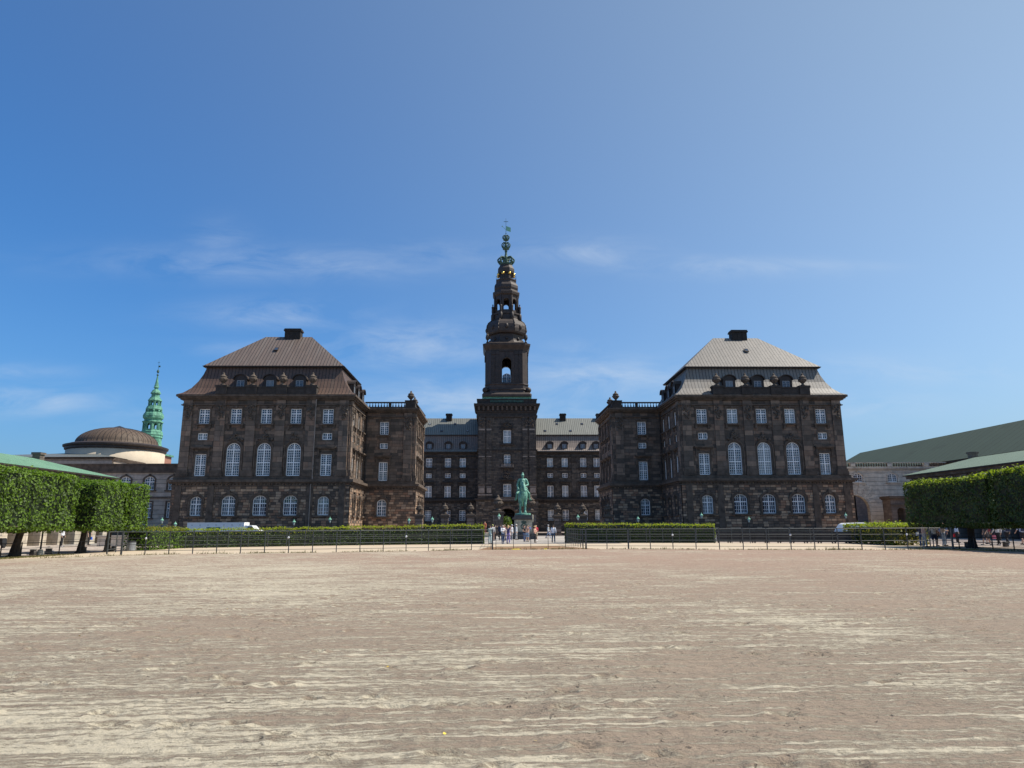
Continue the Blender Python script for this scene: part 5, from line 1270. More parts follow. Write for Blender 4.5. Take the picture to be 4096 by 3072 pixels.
    for s in (-1, 1):
        if shorts: c.caps(hip[s], tuple(hip[s][i]*.12+knee[s][i]*.88 for i in range(3)), .1, .088)
        else: c.caps(hip[s], knee[s], .1, .072); c.caps(knee[s], (ank[s][0], ank[s][1], ank[s][2]+.02), .07, .06)
    if dress: c.caps((0, 0, .95), (0, 0, .55), .15, .22, 14)
    blobobj(c, 'shorts' if shorts else 'trousers', cloth(low), root, .022, 2)
    c = MB(); c.ell((0, .014, 1.645), (.09, .105, .1), 12, 7)
    if longhair: c.caps((0, .06, 1.6), (0, .09, 1.4), .075, .07); c.caps((-.06, .03, 1.6), (-.07, .04, 1.46), .04, .035); c.caps((.06, .03, 1.6), (.07, .04, 1.46), .04, .035)
    me2 = c.build('hair', 'rubber', None); me2.data.materials.clear(); me2.data.materials.append(cloth(hair)); me2.parent = root; me2.location = (0, .012, .008)
    me2.data.polygons.foreach_set('use_smooth', [True]*len(me2.data.polygons))
    for s in (-1, 1):
        c = MB(); a = ank[s]; c.caps((a[0], a[1]+.04, .045), (a[0], a[1]-.16, .038), .045, .042, 8); q = c.build('shoe', 'rubber', None); q.parent = root; q.data.materials.clear(); q.data.materials.append(cloth((.7,.7,.7) if rs.random() < .4 else (.04,.04,.045)))
    if hat:
        c = MB(); c.lathe((0, 0, 1.68), [(.17, -.005), (.17, .01), (.1, .02), (.1, .08), (.05, .1)] if hat[0] == 'brim' else [(.1, -.02), (.105, .02), (.08, .07), (.02, .09)], 14)
        if hat[0] == 'cap': c.box(-.06, .06, -.19, -.08, 1.675, 1.69)
        q = c.build('hat', 'rubber', None); q.parent = root; q.data.materials.clear(); q.data.materials.append(cloth(hat[1]))
    if bag:
        kind, col = bag; c = MB()
        if kind == 'backpack': c.box(-.15, .15, .13, .3, 1.02, 1.42, None, .03); c.caps((-.1, -.13, 1.35), (-.1, .1, 1.45), .018, .018, 5); c.caps((.1, -.13, 1.35), (.1, .1, 1.45), .018, .018, 5)
        elif kind == 'shoulder': c.box(.2, .32, -.12, .16, .78, 1.02, None, .02); c.tube((.22, 0, 1.02), (-.12, 0, 1.47), .012, n=5)
        elif kind == 'camera': c.box(-.06, .06, -.37, -.3, 1.56, 1.64); c.tube((0, -.37, 1.6), (0, -.42, 1.6), .03, n=8)
        else: c.box(.24, .42, -.12, .14, .5, .78, None, .02); c.tube((.33, 0, .78), (.28, 0, .9), .012, n=5)
        nm = {'backpack': 'backpack', 'shoulder': 'shoulder_bag', 'camera': 'camera', 'hand': 'handbag'}[kind]
        q = c.build(nm, 'rubber', None); q.parent = root; q.data.materials.clear(); q.data.materials.append(cloth(col))
    return root
N_ = 0; S_ = pi      # facing: 0 towards the camera, pi towards the palace
WH = (.72,.73,.76); NV = (.03,.04,.09); BK = (.02,.02,.024); JN = (.06,.10,.2); KH = (.45,.38,.26)
person(-4.5, 68.4, 'person in a pale mint outfit with dark tied hair beside the left hedge end', (.62,.78,.76), (.62,.78,.78), face=2.4, pose='hold', h=1.68)
person(-4.25, 80.5, 'person in white top with yellow cap and pink bag behind the gate post', (.7,.68,.66), (.35,.24,.2), face=2.9, hat=('cap', (.7,.72,.25)), bag=('shoulder', (.8,.42,.42)), h=1.8)
person(-3.95, 84.6, 'person dressed in black raising a camera, left of the navy jacket', BK, BK, face=1.2, pose='up', bag=('camera', BK), h=1.75)
person(-3.3, 84.2, 'tall person in navy jacket and black trousers seen from behind', NV, BK, face=S_, h=1.88)
person(-3.24, 68.6, 'man with arms crossed in white shirt and dark waistcoat with blue jeans', WH, JN, face=.5, pose='cross', hair=(.4,.36,.32))
person(-2.72, 68.3, 'blond woman in navy sleeveless top and purple flared trousers looking at the palace', (.07,.06,.2), (.36,.28,.62), face=2.6, hair=(.62,.42,.22), pose='up', bare=True, longhair=True)
person(-2.85, 83.5, 'person in reddish brown shirt leaning back behind the purple trousers', (.42,.14,.12), (.2,.15,.14), face=-.9, hair=(.3,.2,.15), h=1.82)
person(-1.9, 85.5, 'person in a white shirt and white cap left of the pedestal', WH, (.3,.32,.36), face=1.3, hat=('cap', WH), h=1.82)
person(-1.35, 86.3, 'person in light grey shirt and sun hat next to the pedestal edge', (.55,.58,.62), (.5,.5,.5), face=1.5, hat=('brim', (.75,.72,.66)), h=1.85, bag=('backpack', (.12,.13,.15)))
person(-2.3, 87.5, 'person in dark green shirt at the back of the group by the lamp', (.08,.12,.09), BK, face=2.0, h=1.75)
person(-.78, 76.6, 'woman in black vest and dark jeans holding a phone in front of the pedestal', BK, (.08,.11,.2), face=.6, pose='hold', hair=(.35,.12,.08), skin=0, bare=True, h=1.66, longhair=True)
person(-.42, 77.2, 'person in light blue shorts and white shoes by the pedestal foot', (.5,.32,.24), (.22,.34,.5), face=-.8, shorts=True, pose='hip', bare=True, h=1.72)
person(.05, 84.9, 'person in blue top reaching up close to the pedestal', (.12,.16,.42), (.12,.12,.16), face=2.5, pose='up', hair=(.4,.3,.18))
person(.0, 70.6, 'woman in peach patterned blouse, straw hat and black trousers in front of the pedestal', (.72,.44,.32), BK, face=1.0, hat=('brim', (.75,.56,.25)), h=1.62, pose='hold', longhair=True)
person(.66, 79.6, 'man in bright red shirt and khaki shorts right of the pedestal', (.85,.06,.10), KH, face=-.4, shorts=True, hair=(.45,.28,.2), pose='hold')
person(3.54, 98.5, 'walker in light grey hooded top and pale blue trousers on the paving', (.6,.62,.62), (.3,.38,.55), face=1.6, pose='walk', hat=('cap', WH), h=1.8)
person(1.85, 70.4, 'person in white shirt and dark jeans standing right of the statue', (.75,.77,.84), (.03,.07,.14), face=S_-.3, bag=('shoulder', (.5,.5,.56)), pose='stand')
sb = empty('stone_block', (-5.45, 108, 0), 'low stone block carrying a person behind the left hedge end', 'block'); mb = MB(); mb.box(-6.1, -4.8, 107.4, 108.6, 0, .3, None, .02); mb.box(-6.0, -4.9, 107.5, 108.5, .3, .6, None, .04); mb.build('block_body', 'granite_pedestal', sb)
person(-5.45, 108, 'person in orange top standing raised behind the left hedge end', (.62,.2,.1), (.3,.1,.08), face=-.5, z=.6, h=1.75, hair=(.3,.14,.08))
gp = 'visitors under the right trees'
for a in [
 (27.3, 50.6, 'woman in peach dress beside the right hedge end', dict(top=(.6,.38,.28), low=(.5,.42,.36), face=1.5, hair=(.35,.22,.12), h=1.68)),
 (28.1, 52.2, 'person in black with white shoulder sash near the right hedge', dict(top=(.05,.05,.08), low=JN, face=2.2, bag=('shoulder', WH), h=1.76)),
 (28.75, 51.7, 'person in white shirt and navy shorts in the group by the right fence post', dict(top=WH, low=NV, face=2.8, shorts=True, h=1.74)),
 (29.6, 52.8, 'dark haired person in brown shirt in the group by the right fence', dict(top=(.16,.09,.07), low=BK, face=.4, h=1.7)),
 (30.3, 53.0, 'person in grey shirt and pale jeans in the group by the right fence', dict(top=(.4,.36,.34), low=(.22,.3,.42), face=1.2, pose='hold', h=1.75)),
 (31.9, 55.4, 'tall person in denim blue shirt behind the right fence group', dict(top=(.12,.2,.42), low=NV, face=2.9, h=1.82)),
 (37.4, 62.0, 'person in pale blue shirt carrying a red bag in the gallery shade', dict(top=(.45,.56,.72), low=BK, face=1.4, bag=('hand', (.6,.02,.03)), h=1.72)),
 (36.6, 57.0, 'person in maroon backpack and white cap left of the dark trunk', dict(top=(.18,.05,.07), low=BK, face=S_, hat=('cap', WH), bag=('backpack', (.25,.04,.06)), h=1.78, shorts=True)),
 (37.5, 56.0, 'person in grey shirt and dark backpack walking beside the maroon backpack', dict(top=(.25,.27,.33), low=BK, face=S_, bag=('backpack', NV), pose='walk', h=1.8)),
 (34.5, 54.2, 'person in dark shirt and shorts right of the dark trunk', dict(top=(.07,.07,.08), low=(.09,.09,.1), face=-1.4, shorts=True, pose='walk', h=1.74)),
 (35.3, 54.0, 'person in white top with pink handbag right of the dark trunk', dict(top=WH, low=BK, face=S_, bag=('hand', (.8,.25,.35)), h=1.7, pose='walk', dress=True)),
 (38.0, 55.0, 'person in pale blue shirt with navy backpack and cap walking at far right', dict(top=(.45,.55,.75), low=BK, face=S_, bag=('backpack', NV), hat=('cap', (.3,.4,.55)), shorts=True, pose='walk', h=1.8)),
 (39.6, 55.6, 'person in grey dress at the right picture edge', dict(top=(.2,.22,.22), low=(.18,.2,.2), face=1.2, h=1.66, dress=True))]:
    person(a[0], a[1], a[2], group=gp, **a[3])
gl = 'visitors at the left gallery'
person(-43.2, 64.8, 'man in white shirt and black trousers carrying a dark bag at the left gallery', WH, BK, face=1.8, bag=('shoulder', BK), group=gl, h=1.8)
person(-44.2, 70.8, 'person in black top with bright blue bag at the left gallery', BK, BK, face=1.6, bag=('hand', (.03,.15,.7)), group=gl, h=1.75, bare=True, hair=(.4,.2,.12))

# ------------------------------------------------------------------ vehicles
def wheel(root, p, r, w):
    mb = MB(); x, y, z = p; mb.loft([[(x+r*cos(2*pi*j/20), y+dy, z+r*sin(2*pi*j/20)) for j in range(20)] for dy in (-w/2, w/2)]); a = mb.build('tyre', 'rubber', root)
    mb = MB(); mb.loft([[(x+r*.6*cos(2*pi*j/14), y+dy, z+r*.6*sin(2*pi*j/14)) for j in range(14)] for dy in (-w/2-.02, w/2+.02)]); b = mb.build('rim', 'bin_grey', a)
tr = empty('box_truck', (-47.5, 113, 0), 'long white box truck with green panels parked before the left pavilion', 'truck')
y0, y1 = 112.0, 114.3
mb = MB(); mb.box(-52.4, -43.6, y0, y1, .75, 2.4); mb.build('cargo_box', 'van_white', tr)
mb = MB()
for z in (.72, 2.36): mb.box(-52.45, -43.55, y0-.04, y1+.04, z, z+.09)
for xx in (-52.45, -43.63): mb.box(xx, xx+.08, y0-.04, y1+.04, .81, 2.36)
mb.build('box_edging', 'white_paint', tr)
for k in range(3): mb = MB(); mb.box(-49.4+k*.74, -48.74+k*.74, y0-.03, y0+.01, 1.15, 1.72); mb.build('green_panel', 'truck_green', tr)
mb = MB()
for k in range(7): mb.box(-51.8+k*1.25, -51.6+k*1.25, y0-.05, y0, 2.02, 2.1)
mb.build('marker_lamp', 'bin_grey', tr)
mb = MB(); R_ = [[(-43.5, y0+.05, .5), (-41.4, y0+.05, .5), (-41.2, y0+.05, 1.15), (-41.9, y0+.05, 1.45), (-42.4, y0+.05, 1.95), (-43.5, y0+.05, 2.0)]]; mb.loft([R_[0], [(a, y1-.05, c) for a, b, c in R_[0]]]); mb.build('cab', 'van_white', tr)
mb = MB(); mb.box(-43.0, -42.2, y0+.02, y0+.06, 1.35, 1.8); mb.build('cab_window', 'glass', tr); mb = MB(); mb.box(-52, -41.6, y0+.3, y1-.3, .42, .75); mb.build('chassis', 'rubber', tr)
for xx in (-51, -49.9, -42.4):
    for yy in (y0+.15, y1-.15): wheel(tr, (xx, yy, .42), .42, .28)
vn = empty('delivery_van', (42.1, 90.5, 0), 'small white van parked behind the fence by the right hedge', 'van')
X0 = 41.0; y0, y1 = 90, 91.8
side = [(X0-.05, .35), (X0-.1, .8), (X0+.1, 1.15), (X0+.55, 1.7), (X0+.95, 1.86), (X0+3.1, 1.9), (X0+3.4, 1.75), (X0+3.45, .4)]
mb = MB(); mb.loft([[(a, y0+.12, b) for a, b in side], [(a, y0, b-.06 if b > 1.2 else b) for a, b in side]][::-1]); mb.loft([[(a, y0+.1, b) for a, b in side], [(a, y1-.1, b) for a, b in side]]); mb.build('body', 'van_white', vn)
mb = MB(); mb.poly([(X0+.2, y0-.02, 1.15), (X0+.95, y0-.02, 1.15), (X0+.95, y0-.02, 1.66), (X0+.62, y0-.02, 1.6)]); mb.build('side_window', 'glass', vn)
mb = MB(); mb.poly([(X0+3.47, y0+.3, 1.15), (X0+3.47, y1-.3, 1.15), (X0+3.44, y1-.35, 1.65), (X0+3.44, y0+.35, 1.65)]); mb.build('rear_window', 'glass', vn)
mb = MB(); mb.box(X0-.15, X0+3.52, y0-.03, y1+.03, .3, .5); mb.build('bumper', 'rubber', vn); mb = MB(); mb.box(X0+3.4, X0+3.5, y0+.05, y0+.25, .8, 1.2); mb.build('tail_lamp', 'brick_red', vn)
mb = MB(); mb.box(X0+1.6, X0+1.62, y0-.015, y0, .5, 1.75); mb.box(X0+2.9, X0+2.92, y0-.015, y0, .5, 1.75); mb.build('door_seam', 'bin_grey', vn)
for xx in (X0+.65, X0+2.95):
    for yy in (y0+.1, y1-.1): wheel(vn, (xx, yy, .32), .32, .22)
# small motor scooter by the left gallery
sc = empty('motor_scooter', (-46.0, 60.8, 0), 'black motor scooter leaning by the left gallery pilaster at picture edge', 'scooter')
for yy in (60.2, 61.4):
    mb = MB(); mb.loft([[(-46+dx, yy+.25*cos(2*pi*j/16), .25+.25*sin(2*pi*j/16)) for j in range(16)] for dx in (-.06, .06)]); mb.build('wheel', 'rubber', sc)
mb = MB(); mb.box(-46.15, -45.85, 60.3, 61.3, .22, .36); mb.box(-46.16, -45.84, 60.95, 61.55, .36, .75, None, .04); mb.loft([[(-46.2, 60.3, .3), (-45.8, 60.3, .3), (-45.8, 60.4, .3), (-46.2, 60.4, .3)], [(-46.12, 60.42, 1.0), (-45.88, 60.42, 1.0), (-45.88, 60.5, 1.0), (-46.12, 60.5, 1.0)]]); mb.build('body', 'iron_black', sc)
mb = MB(); mb.box(-46.14, -45.86, 60.9, 61.5, .75, .84, None, .03); mb.build('seat', 'rubber', sc); mb = MB(); mb.tube((-46.35, 60.5, 1.08), (-45.65, 60.5, 1.08), .02, n=6); mb.build('handlebar', 'bin_grey', sc)
mb = MB(); mb.ell((-46, 60.36, .98), (.1, .06, .1), 10, 6); mb.build('headlight', 'white_paint', sc, smooth=True)

# ------------------------------------------------------------------ field and court fences
def fence(name, pts, h, rails, label, mat='fence_metal', pr=.024, rr=.015, group='metal fences of the riding ground', corner=(), lean=0):
    root = empty(name, (*pts[0], 0), label, 'fence', group)
    for i, (x, y) in enumerate(pts):
        r = pr*1.9 if i in corner else pr; lx = random.Random(i).uniform(-lean, lean)
        mb = MB(); mb.box(x-r, x+r, y-r, y+r, -.02, h+.04); mb.v = [(a+lx*c, b, c) for a, b, c in mb.v]; mb.build('post', mat, root)
    for z in rails:
        mb = MB()
        for a, b in zip(pts, pts[1:]): mb.tube((*a, z), (*b, z), rr if z != rails[0] else rr*1.5, n=6)
        mb.build('rail', mat, root)
    return root
def arc(xs, f): return [(x, f(x)) for x in xs]
def lin(a, b, n): return [a+(b-a)*k/n for k in range(n+1)]
fy = lambda x: 44.7+5.4*exp(-(x/12.5)**2)
R4 = (1.38, 1.0, .6, .24)
fl = fence('field_fence', arc(lin(-27.4, -4.25, 16), fy), 1.38, R4, 'front metal rail fence left of the gateway along the riding field', corner=(0, 16))
# white enamel caps on some posts
fr = fence('field_fence', arc(lin(2.4, 25.5, 16), fy), 1.38, R4, 'front metal rail fence right of the gateway along the riding field', corner=(0, 16, 2))
for xx, par in ((-25.95, fl), (-17.3, fl), (-10.04, fl), (8.17, fr), (15.39, fr), (22.6, fr)):
    mb = MB(); mb.ell((xx, fy(xx)-.05, .98), (.07, .03, .07), 8, 5); mb.build('insulator', 'van_white', par, smooth=True)
fence('gateway_fence', arc(lin(-4.0, 2.2, 5), fy), .98, (.98, .55, .24), 'low thin wire fence across the gateway opening', mat='iron_black', pr=.018, rr=.012)
by = lambda x: hedge_y(x)-1.0
fence('hedge_fence', arc(lin(-30.5, -5.2, 18), by), 1.36, (1.33, .95, .6, .25), 'back metal rail fence along the foot of the left hedge')
fence('hedge_fence', arc(lin(3.0, 19.5, 11)+lin(21.0, 30.5, 6), by), 1.36, (1.33, 1.1, .85, .6, .3), 'back metal rail fence along the right hedge and barriers')
fence('gate_side_fence', [(-4.22, 51.5+k*2.0) for k in range(8)], 1.38, R4, 'metal side fence running back from the left gate post')
fence('gate_side_fence', [(2.45+.05*k, 50.6+k*1.9) for k in range(10)], 1.38, R4, 'metal side fence running back from the right gate post', lean=.03)
ls = [(-32.6, 38.2), (-32.55, 39.8), (-32.5, 41.4), (-32.4, 43.0), (-32.3, 44.6), (-32.1, 46.2), (-31.7, 47.8), (-30.9, 49.3)]
fence('low_fence', ls, .78, (.76, .45, .15), 'low dark fence under the left trees beside the riding field', mat='iron_black', pr=.025)
rs_ = [(25.9, 45.4), (26.8, 46.1), (27.7, 45.9), (28.2, 44.9), (28.7, 43.7), (29.1, 42.3), (29.5, 40.8), (29.9, 39.2)]
fence('low_fence', rs_, .78, (.76, .45, .15), 'low dark fence under the right trees beside the riding field', mat='iron_black', pr=.025)
fence('end_fence', [(-28.4, 45.0), (-29.3, 46.6), (-30.1, 49.2), (-30.6, 51.6)], 1.38, R4, 'metal fence section turning back at the left end of the field')
# dark low barriers seen through the right fence
src = None
for k in range(13):
    x = 17.65+k*1.02; y = hedge_y(x)+.3; rz = atan2(hedge_y(x+.5)-hedge_y(x-.5), 1)
    if src is None:
        src = empty('road_barrier', (x, y, 0), 'dark low slatted barrier standing in the row between the two right hedges', 'barrier', 'row of dark barriers between the right hedges')
        mb = MB()
        for z0, z1 in ((.12, .34), (.40, .64), (.72, 1.0)): mb.box(x-.48, x+.48, y-.04, y+.04, z0, z1)
        mb.box(x-.505, x+.505, y-.015, y+.015, .1, 1.02); mb.build('panel', 'barrier_dark', src)
        for s in (-1, 1):
            mb = MB(); mb.box(x+s*.4-.04, x+s*.4+.04, y-.3, y+.3, 0, .1); mb.box(x+s*.4-.03, x+s*.4+.03, y-.05, y+.05, .1, .95); mb.build('foot', 'rubber', src)
        src.rotation_euler[2] = rz; src.scale = (1/cos(rz)*1.03, 1, 1)
    else: copytree(src, (x, y, 0), rz, scale=(1/cos(rz)*1.03, 1, 1))

# ------------------------------------------------------------------ lamps, blocks, bin, pole
def lamp(x, y, h, label, green=True):
    root = empty('street_lamp', (x, y, 0), label, 'street lamp', 'lantern lamps before the palace')
    mb = MB(); mb.lathe((x, y, 0), [(.16, 0), (.16, .3), (.09, .5), (.07, .9), (.055, 1.0), (.045, h-.75), (.09, h-.68), (.05, h-.6)], 10); mb.build('post', 'iron_black', root)
    mb = MB(); mb.lathe((x, y, h-.55), [(.1, 0), (.22, .45)], 6); mb.build('lantern_glass', 'lamp_glass', root)
    mb = MB(); mb.lathe((x, y, h-.1), [(.27, -.02), (.25, .06), (.12, .22), (.05, .3), (.06, .36), (.02, .45)], 6); mb.build('lantern_cap', 'verdigris' if green else 'bin_grey', root)
    mb = MB(); mb.box(x-.3, x+.3, y-.02, y+.02, h-.8, h-.76); mb.build('crossbar', 'iron_black', root)
for x, z, d in ((-55.51, 2.9, 'second left of the truck before the pale building'), (-53.43, 2.3, 'just left of the white truck'), (-35.2, 2.55, 'right of the truck before the left pavilion'), (-29.65, 2.9, 'at the inner corner of the left pavilion'), (-17.36, 2.7, 'at the corner of the left block'), (-13.73, 2.85, 'before the left court railing'), (-3.27, 3.3, 'before the large left gate pier'), (9.18, 3.1, 'before the right court railing'), (18.68, 2.8, 'above the right hedge before the right block'), (28.82, 3.3, 'at the inner corner of the right pavilion'), (36.37, 2.65, 'above the barriers before the right pavilion'), (52.0, 3.2, 'before the carriage arch beyond the van')):
    lamp(x, 110, z, 'lantern street lamp '+d)
mb = MB(); pl = empty('lamp_pole', (-32.15, 44.4, 0), 'tall dark lamp pole in a pale stone base by the left trees', 'lamp pole')
mb.tube((-32.15, 44.4, .3), (-32.15, 44.4, 3.9), .05, .04, 8); mb.build('pole', 'iron_black', pl); mb = MB(); mb.lathe((-32.15, 44.4, 0), [(.2, 0), (.2, .22), (.16, .27), (.15, .34), (.08, .36)], 14); mb.build('stone_base', 'concrete', pl)
mb = MB(); mb.lathe((-32.15, 44.4, 3.8), [(.08, 0), (.2, .1), (.22, .5), (.26, .55), (.05, .8)], 8); mb.build('lantern', 'lamp_glass', pl)
src = None
for x, y, d in ((-32.9, 44.9, 'beside the pale lamp base on the left'), (-33.0, 46.6, 'between the first and second left trunks'), (-32.5, 49.6, 'just right of the second left trunk'), (-31.2, 51.0, 'right of the third left trunk'), (33.0, 50.2, 'left of the right trunk'), (34.2, 48.6, 'right of the right trunk'), (35.0, 46.9, 'near the right picture edge'), (30.3, 50.4, 'under the fence post of the right group')):
    lb = 'dark stone bollard block '+d
    if src is None:
        src = empty('bollard', (x, y, 0), lb, 'bollard', 'dark stone bollards under the trees'); mb = MB(); mb.box(x-.14, x+.14, y-.14, y+.14, 0, .3, None, .015); mb.build('shaft', 'granite_dark', src); mb = MB(); mb.box(x-.16, x+.16, y-.16, y+.16, .3, .36, None, .04); mb.build('cap', 'granite_dark', src)
    else: copytree(src, (x, y, 0), 0, lb)
bn = empty('waste_bin', (-30.6, 52.2, 0), 'grey cylindrical waste bin beside the left hedge end', 'bin')
mb = MB(); mb.lathe((-30.6, 52.2, 0), [(.3, 0), (.31, .05), (.31, .62)], 18); mb.build('body', 'bin_grey', bn, smooth=False); mb = MB(); mb.lathe((-30.6, 52.2, .62), [(.33, 0), (.33, .05), (.2, .1)], 18); mb.build('rim', 'iron_black', bn)
bw = empty('low_wall', (-36.5, 66, 0), 'low pale stone wall left of the left hedge beyond the fence', 'wall'); mb = MB(); mb.box(-40.5, -35.2, 65.6, 66.2, 0, .85); mb.build('wall_body', 'pale_stone', bw); mb = MB(); mb.box(-40.6, -35.1, 65.5, 66.3, .85, .97); mb.build('coping', 'granite_strip', bw)
for x, y, w, lb in ((-2.6, 49.0, .36, 'long yellow plastic marker lying at the gateway'), (-.55, 49.0, .12, 'small yellow plastic marker lying at the gateway, right of the long one')):
    o = empty('yellow_marker', (x, y, 0), lb, 'marker', 'yellow markers at the gateway'); mb = MB(); mb.box(x-w, x+w, y-.08, y+.08, .0, .06, None, .02); mb.caps((x-w*.6, y, .06), (x+w*.6, y, .06), .03, .03, 6); mb.build('marker_body', 'yellow_paint', o)
# a few fallen leaves on the sand
rg = random.Random(12)
src = None
for k, (x, y) in enumerate([(-5.4, 8.33), (-10.31, 10.86), (-4.57, 5.71), (-3.89, 5.5), (-9.4, 14.2), (1.8, 7.1)]):
    if src is None:
        mb = MB(); mb.poly([(x-.02, y, .065), (x-.004, y-.012, .06), (x+.02, y-.003, .066), (x+.003, y+.013, .074)]); src = mb.build('fallen_leaf', 'yellow_leaf', None, loc=(x, y, .07)); tag(src, 'single dry yellow leaf lying on the raked sand', 'leaf', 'dry yellow leaves scattered on the sand')
        src.location = (x, y, .055)
    else: o = src.copy(); C.objects.link(o); o.location = (x, y, .055); o.rotation_euler = (rg.uniform(-.3, .3), .2, rg.uniform(0, 6))

# ------------------------------------------------------------------ clipped trees and hedges
def leaf(mb, p, n, s, rg, mi=0):
    n = Vector(n)+Vector((rg.gauss(0, .55), rg.gauss(0, .55), rg.gauss(0, .45)+.25)); n.normalize()
    a = n.orthogonal().normalized(); b = n.cross(a); t = rg.uniform(0, 6.28); a, b = a*cos(t)+b*sin(t), b*cos(t)-a*sin(t)
    p = Vector(p); k = s*rg.uniform(.65, 1.3)
    mb.poly([p-a*k, p-b*k*.55+n*k*.12, p+a*k, p+b*k*.55+n*k*.12], mi)
def rndc(x, y, z, seed):    # bumpy clipping
    v = Vector((x*.9+seed, y*.9, z*.9)); return noise.noise(v)*.22+noise.noise(v*3)*.10
def leafy_box(x0, x1, y0, y1, z0, z1, dens, s, seed, root, name='crown', mats=('leaf_dark', 'leaf_new_lit', 'leaf'), top_bright=.6, brightband=.35, r=.35):
    rg = random.Random(seed); lm = MB(); A = []
    faces = [('x', x0, -1, (y1-y0)*(z1-z0)), ('x', x1, 1, (y1-y0)*(z1-z0)), ('y', y0, -1, (x1-x0)*(z1-z0)), ('y', y1, 1, (x1-x0)*(z1-z0)), ('z', z0, -1, (x1-x0)*(y1-y0)*.5), ('z', z1, 1, (x1-x0)*(y1-y0))]
    for ax_, v, sg, ar in faces:
        for k in range(int(ar*dens)):
            x, y, z = rg.uniform(x0, x1), rg.uniform(y0, y1), rg.uniform(z0, z1)
            n = [0, 0, 0]
            q = {'x': 0, 'y': 1, 'z': 2}[ax_]; c = [x, y, z]; c[q] = v; n[q] = sg
            dp = abs(rg.gauss(0, .10))-.03; bumpv = rndc(c[0], c[1], c[2], seed)
            if noise.noise(Vector((c[0]*1.7, c[1]*1.7, c[2]*1.7+seed))) < -.34 and rg.random() < .75: continue
            c[q] += sg*(bumpv-dp)
            # round the corners a little
            lo = (x0, y0, z0); hi = (x1, y1, z1)
            for w in range(3):
                if w != q:
                    e = min(c[w]-lo[w], hi[w]-c[w])
                    if e < r: c[q] -= sg*(r-e)**2/r*.5
            if q == 2 and sg > 0 and rg.random() < .07: c[2] += rg.uniform(.04, .24)
            elif q != 2 and rg.random() < .02: c[q] += sg*rg.uniform(.05, .2)
            nb = c[2] > z1-brightband*rg.uniform(.2, 1.2)
            mi = 1 if (nb and rg.random() < top_bright) else (2 if rg.random() < .6 else 0)
            leaf(lm, c, n, s, rg, mi)
    o = lm.build(name, list(mats), root)
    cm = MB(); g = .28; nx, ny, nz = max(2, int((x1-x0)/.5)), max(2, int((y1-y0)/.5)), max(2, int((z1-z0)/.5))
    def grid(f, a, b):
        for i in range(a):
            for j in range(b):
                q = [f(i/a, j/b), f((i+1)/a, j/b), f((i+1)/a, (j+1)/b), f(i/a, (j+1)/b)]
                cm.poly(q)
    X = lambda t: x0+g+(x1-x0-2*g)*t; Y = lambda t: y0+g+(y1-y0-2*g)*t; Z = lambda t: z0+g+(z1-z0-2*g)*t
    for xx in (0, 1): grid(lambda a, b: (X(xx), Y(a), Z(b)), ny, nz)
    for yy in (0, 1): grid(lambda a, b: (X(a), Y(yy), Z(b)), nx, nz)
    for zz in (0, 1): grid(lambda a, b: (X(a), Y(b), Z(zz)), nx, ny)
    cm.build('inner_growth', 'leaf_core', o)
    return o
def trunk(root, x, y, h, lean=.3, r=.24, mat='bark'):
    mb = MB(); n = 10; rings = []
    for k in range(7):
        f = k/6; rr = r*(1.6-1.6*f) if f < .3 else r*(1.12-.3*(f-.3))
        cx, cy = x+lean*f*f, y; rings.append([(cx+rr*cos(2*pi*j/n)*(1+.1*sin(j*2.3+k)), cy+rr*sin(2*pi*j/n)*(1+.1*cos(j*1.7)), -.05+h*f) for j in range(n)])
    mb.loft(rings)
    for k in range(5):
        a = 2*pi*k/5; mb.tube((x+lean*.8, y, h*.85), (x+lean+cos(a)*1.0, y+sin(a)*1.4, h+.9), r*.4, r*.12, 6)
        mb.tube((x, y, .18), (x+cos(a)*r*2.3, y+sin(a)*r*2.3, -.05), r*.6, r*.25, 5)
    mb.build('trunk', mat, root)
def tree(x, y, box_, label, lean, seed, mats, dens=120, s=.09, group='clipped lime trees beside the riding ground', r=.3, mat='bark', brightb=.3):
    root = empty('clipped_tree', (x, y, 0), label, 'tree', group)
    trunk(root, x, y, 2.4, lean, r, mat); leafy_box(*box_, dens, s, seed, root, mats=mats, brightband=brightb)
LM = ('leaf_dark', 'leaf', 'leaf')
tree(-32.5, 42.6, (-34.8, -30.2, 37.4, 44.5, 1.5, 4.9), 'large box clipped tree at the left picture edge', .5, 1, LM, r=.2)
tree(-32.3, 48.9, (-34.6, -30.0, 46.2, 50.2, 1.5, 4.72), 'box clipped tree second from the left edge', .35, 2, LM, r=.17)
tree(-31.6, 50.9, (-34.2, -29.9, 50.3, 52.9, 1.5, 4.75), 'box clipped tree at the end of the left row, nearest the pale building', .1, 3, LM, r=.15)
tree(-32.5, 34.0, (-34.8, -30.2, 29.8, 37.2, 1.5, 4.9), 'box clipped tree mostly outside the left picture edge', .3, 4, LM, dens=50)
RMt = ('leaf_dark', 'leaf_new_lit', 'leaf_dark')  # right trees: shaded faces and sunlit tops put into the leaf colours
tree(28.95, 47.9, (27.0, 32.2, 43.2, 52.2, 1.45, 4.75), 'dark box clipped tree with thick trunk right of the field', .1, 5, RMt, r=.2, mat='bark_dark', brightb=.45)
tree(29.7, 39.0, (26.9, 32.2, 34.5, 42.9, 1.45, 4.95), 'dark box clipped tree at the right picture edge', .0, 6, RMt, r=.2, mat='bark_dark', brightb=.45)

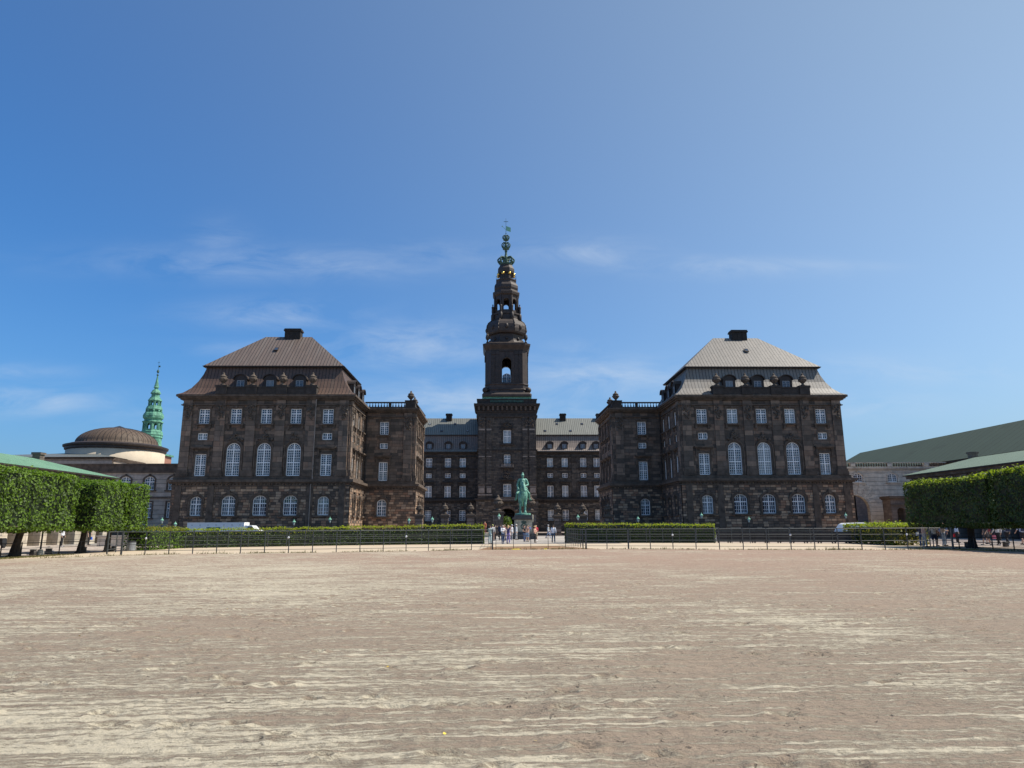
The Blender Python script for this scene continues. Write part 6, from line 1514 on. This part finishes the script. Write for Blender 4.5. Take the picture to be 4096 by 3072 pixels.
def hedge(name, xs, f, w, hf, label, seed, mats=('leaf_dark', 'leaf_new_lit', 'leaf_rust'), dens=95, s=.075, group='clipped hedges behind the field fence', brightf=.85):
    """hedge following y = f(x); f gives its front face, hf(x) its height"""
    root = empty(name, (xs[0], f(xs[0]), 0), label, 'hedge', group); rg = random.Random(seed); lm = MB(); cm = MB()
    for a, b in zip(xs, xs[1:]):
        L = abs(b-a); sl = (f(b)-f(a))/(b-a); ln = sqrt(1+sl*sl)*L; h = hf((a+b)/2)
        n = Vector((sl, -1, 0)).normalized()
        for k in range(int(ln*h*dens)):
            t_ = rg.random(); x = a+(b-a)*t_; z = rg.uniform(0.03, h); d = rndc(x, f(x), z, seed)*.5-abs(rg.gauss(0, .07))
            if noise.noise(Vector((x*2.1, z*2.1, seed))) < -.36 and rg.random() < .8: continue
            if z > h-.25: d -= (z-h+.25)**2*1.5
            nb = z > h-.42*rg.uniform(.3, 1.1); mi = (1 if rg.random() < .6+.5*noise.noise(Vector((x*.12, 0, seed))) else 2) if (nb and rg.random() < brightf) else 0  # shaded face and sunlit top painted by choice of leaf colour
            leaf(lm, (x+n.x*d, f(x)+n.y*d, z), n, s, rg, mi)
        for k in range(int(ln*w*dens)):
            t_ = rg.random(); x = a+(b-a)*t_; q = rg.uniform(0, w); z = h+rndc(x, q, 0, seed)*.6+(.17*rg.random()**4)
            mi = 1 if rg.random() < .65+.6*noise.noise(Vector((x*.12, 0, seed))) else 2
            leaf(lm, (x-n.x*q, f(x)-n.y*q, z), (0, 0, 1), s, rg, mi)
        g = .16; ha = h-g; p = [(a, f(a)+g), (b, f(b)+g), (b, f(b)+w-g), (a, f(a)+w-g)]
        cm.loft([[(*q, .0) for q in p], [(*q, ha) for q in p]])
    for e, sgn in ((xs[0], -1), (xs[-1], 1)):
        h = hf(e)
        for k in range(int(w*h*dens*1.2)):
            z = rg.uniform(0, h); q = rg.uniform(0, w); leaf(lm, (e+sgn*(rndc(e, q, z, seed)*.4), f(e)+q, z), (sgn, 0, 0), s, rg, 1 if (z > h-.3 or (sgn > 0 and rg.random() < .45)) else 0)  # end towards the sun takes the lit leaf colour too
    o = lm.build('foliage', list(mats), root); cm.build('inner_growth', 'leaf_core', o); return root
hh = lambda x: 1.46+.27*max(0, min(1, (x+25)/20))+.04*noise.noise(Vector((x*.5, 0, 0)))
hedge('hedge', lin(-30.2, -5.1, 25), hedge_y, 1.5, hh, 'long clipped hedge left of the gateway with fresh, sunlit-coloured green top', 21)
hr = lambda x: 1.86-.013*x+.04*noise.noise(Vector((x*.5, 7, 0)))
hedge('hedge', lin(3.0, 16.9, 14), hedge_y, 1.5, hr, 'clipped hedge right of the gateway, ending at the dark barriers', 22)
root = empty('hedge', (29.2, 58, 0), 'short hedge with yellow green top beside the van, at the right end of the field', 'hedge', 'clipped hedges behind the field fence')
leafy_box(27.6, 30.2, 54.6, 63.0, 0.02, 1.68, 95, .08, 23, root, 'foliage', mats=('leaf_dark', 'leaf_new_lit', 'leaf_rust'), brightband=.35, r=.15, top_bright=.8)
# end of the left hedge that turns towards the field: its side faces the sun
root = empty('hedge', (-29.6, 52, 0), 'short hedge turning toward the camera at the left end, sunlit side', 'hedge', 'clipped hedges behind the field fence')
leafy_box(-31.6, -29.5, 52.8, 59.6, 0.02, 1.6, 95, .075, 24, root, 'foliage', mats=('leaf_dark', 'leaf_rust', 'leaf'), brightband=.3, r=.15)

# trees seen through the tower passage and beyond the roofs
def round_tree(x, y, r, h, label, seed):
    root = empty('garden_tree', (x, y, 0), label, 'tree', 'trees in the rear court'); trunk(root, x, y, h*.45, .2, .3)
    rg = random.Random(seed); lm = MB()
    for k in range(2600):
        d = Vector((rg.gauss(0, 1), rg.gauss(0, 1), rg.gauss(0, 1))).normalized(); q = 1+.35*noise.noise(d*2.2+Vector((seed, 0, 0))); rr = r*q*rg.uniform(.72, 1.0)
        leaf(lm, (x+d.x*rr, y+d.y*rr, h*.6+d.z*rr*.95), d, .3, rg, rg.choice((0, 2)))
    o = lm.build('crown', ['leaf_dark', 'leaf_new_lit', 'leaf'], root)
round_tree(-1.5, 244, 3.8, 6.5, 'leafy green tree seen through the tower gateway', 51)
round_tree(3.5, 252, 4.2, 7.5, 'second green tree beyond the tower gateway, half hidden', 52)
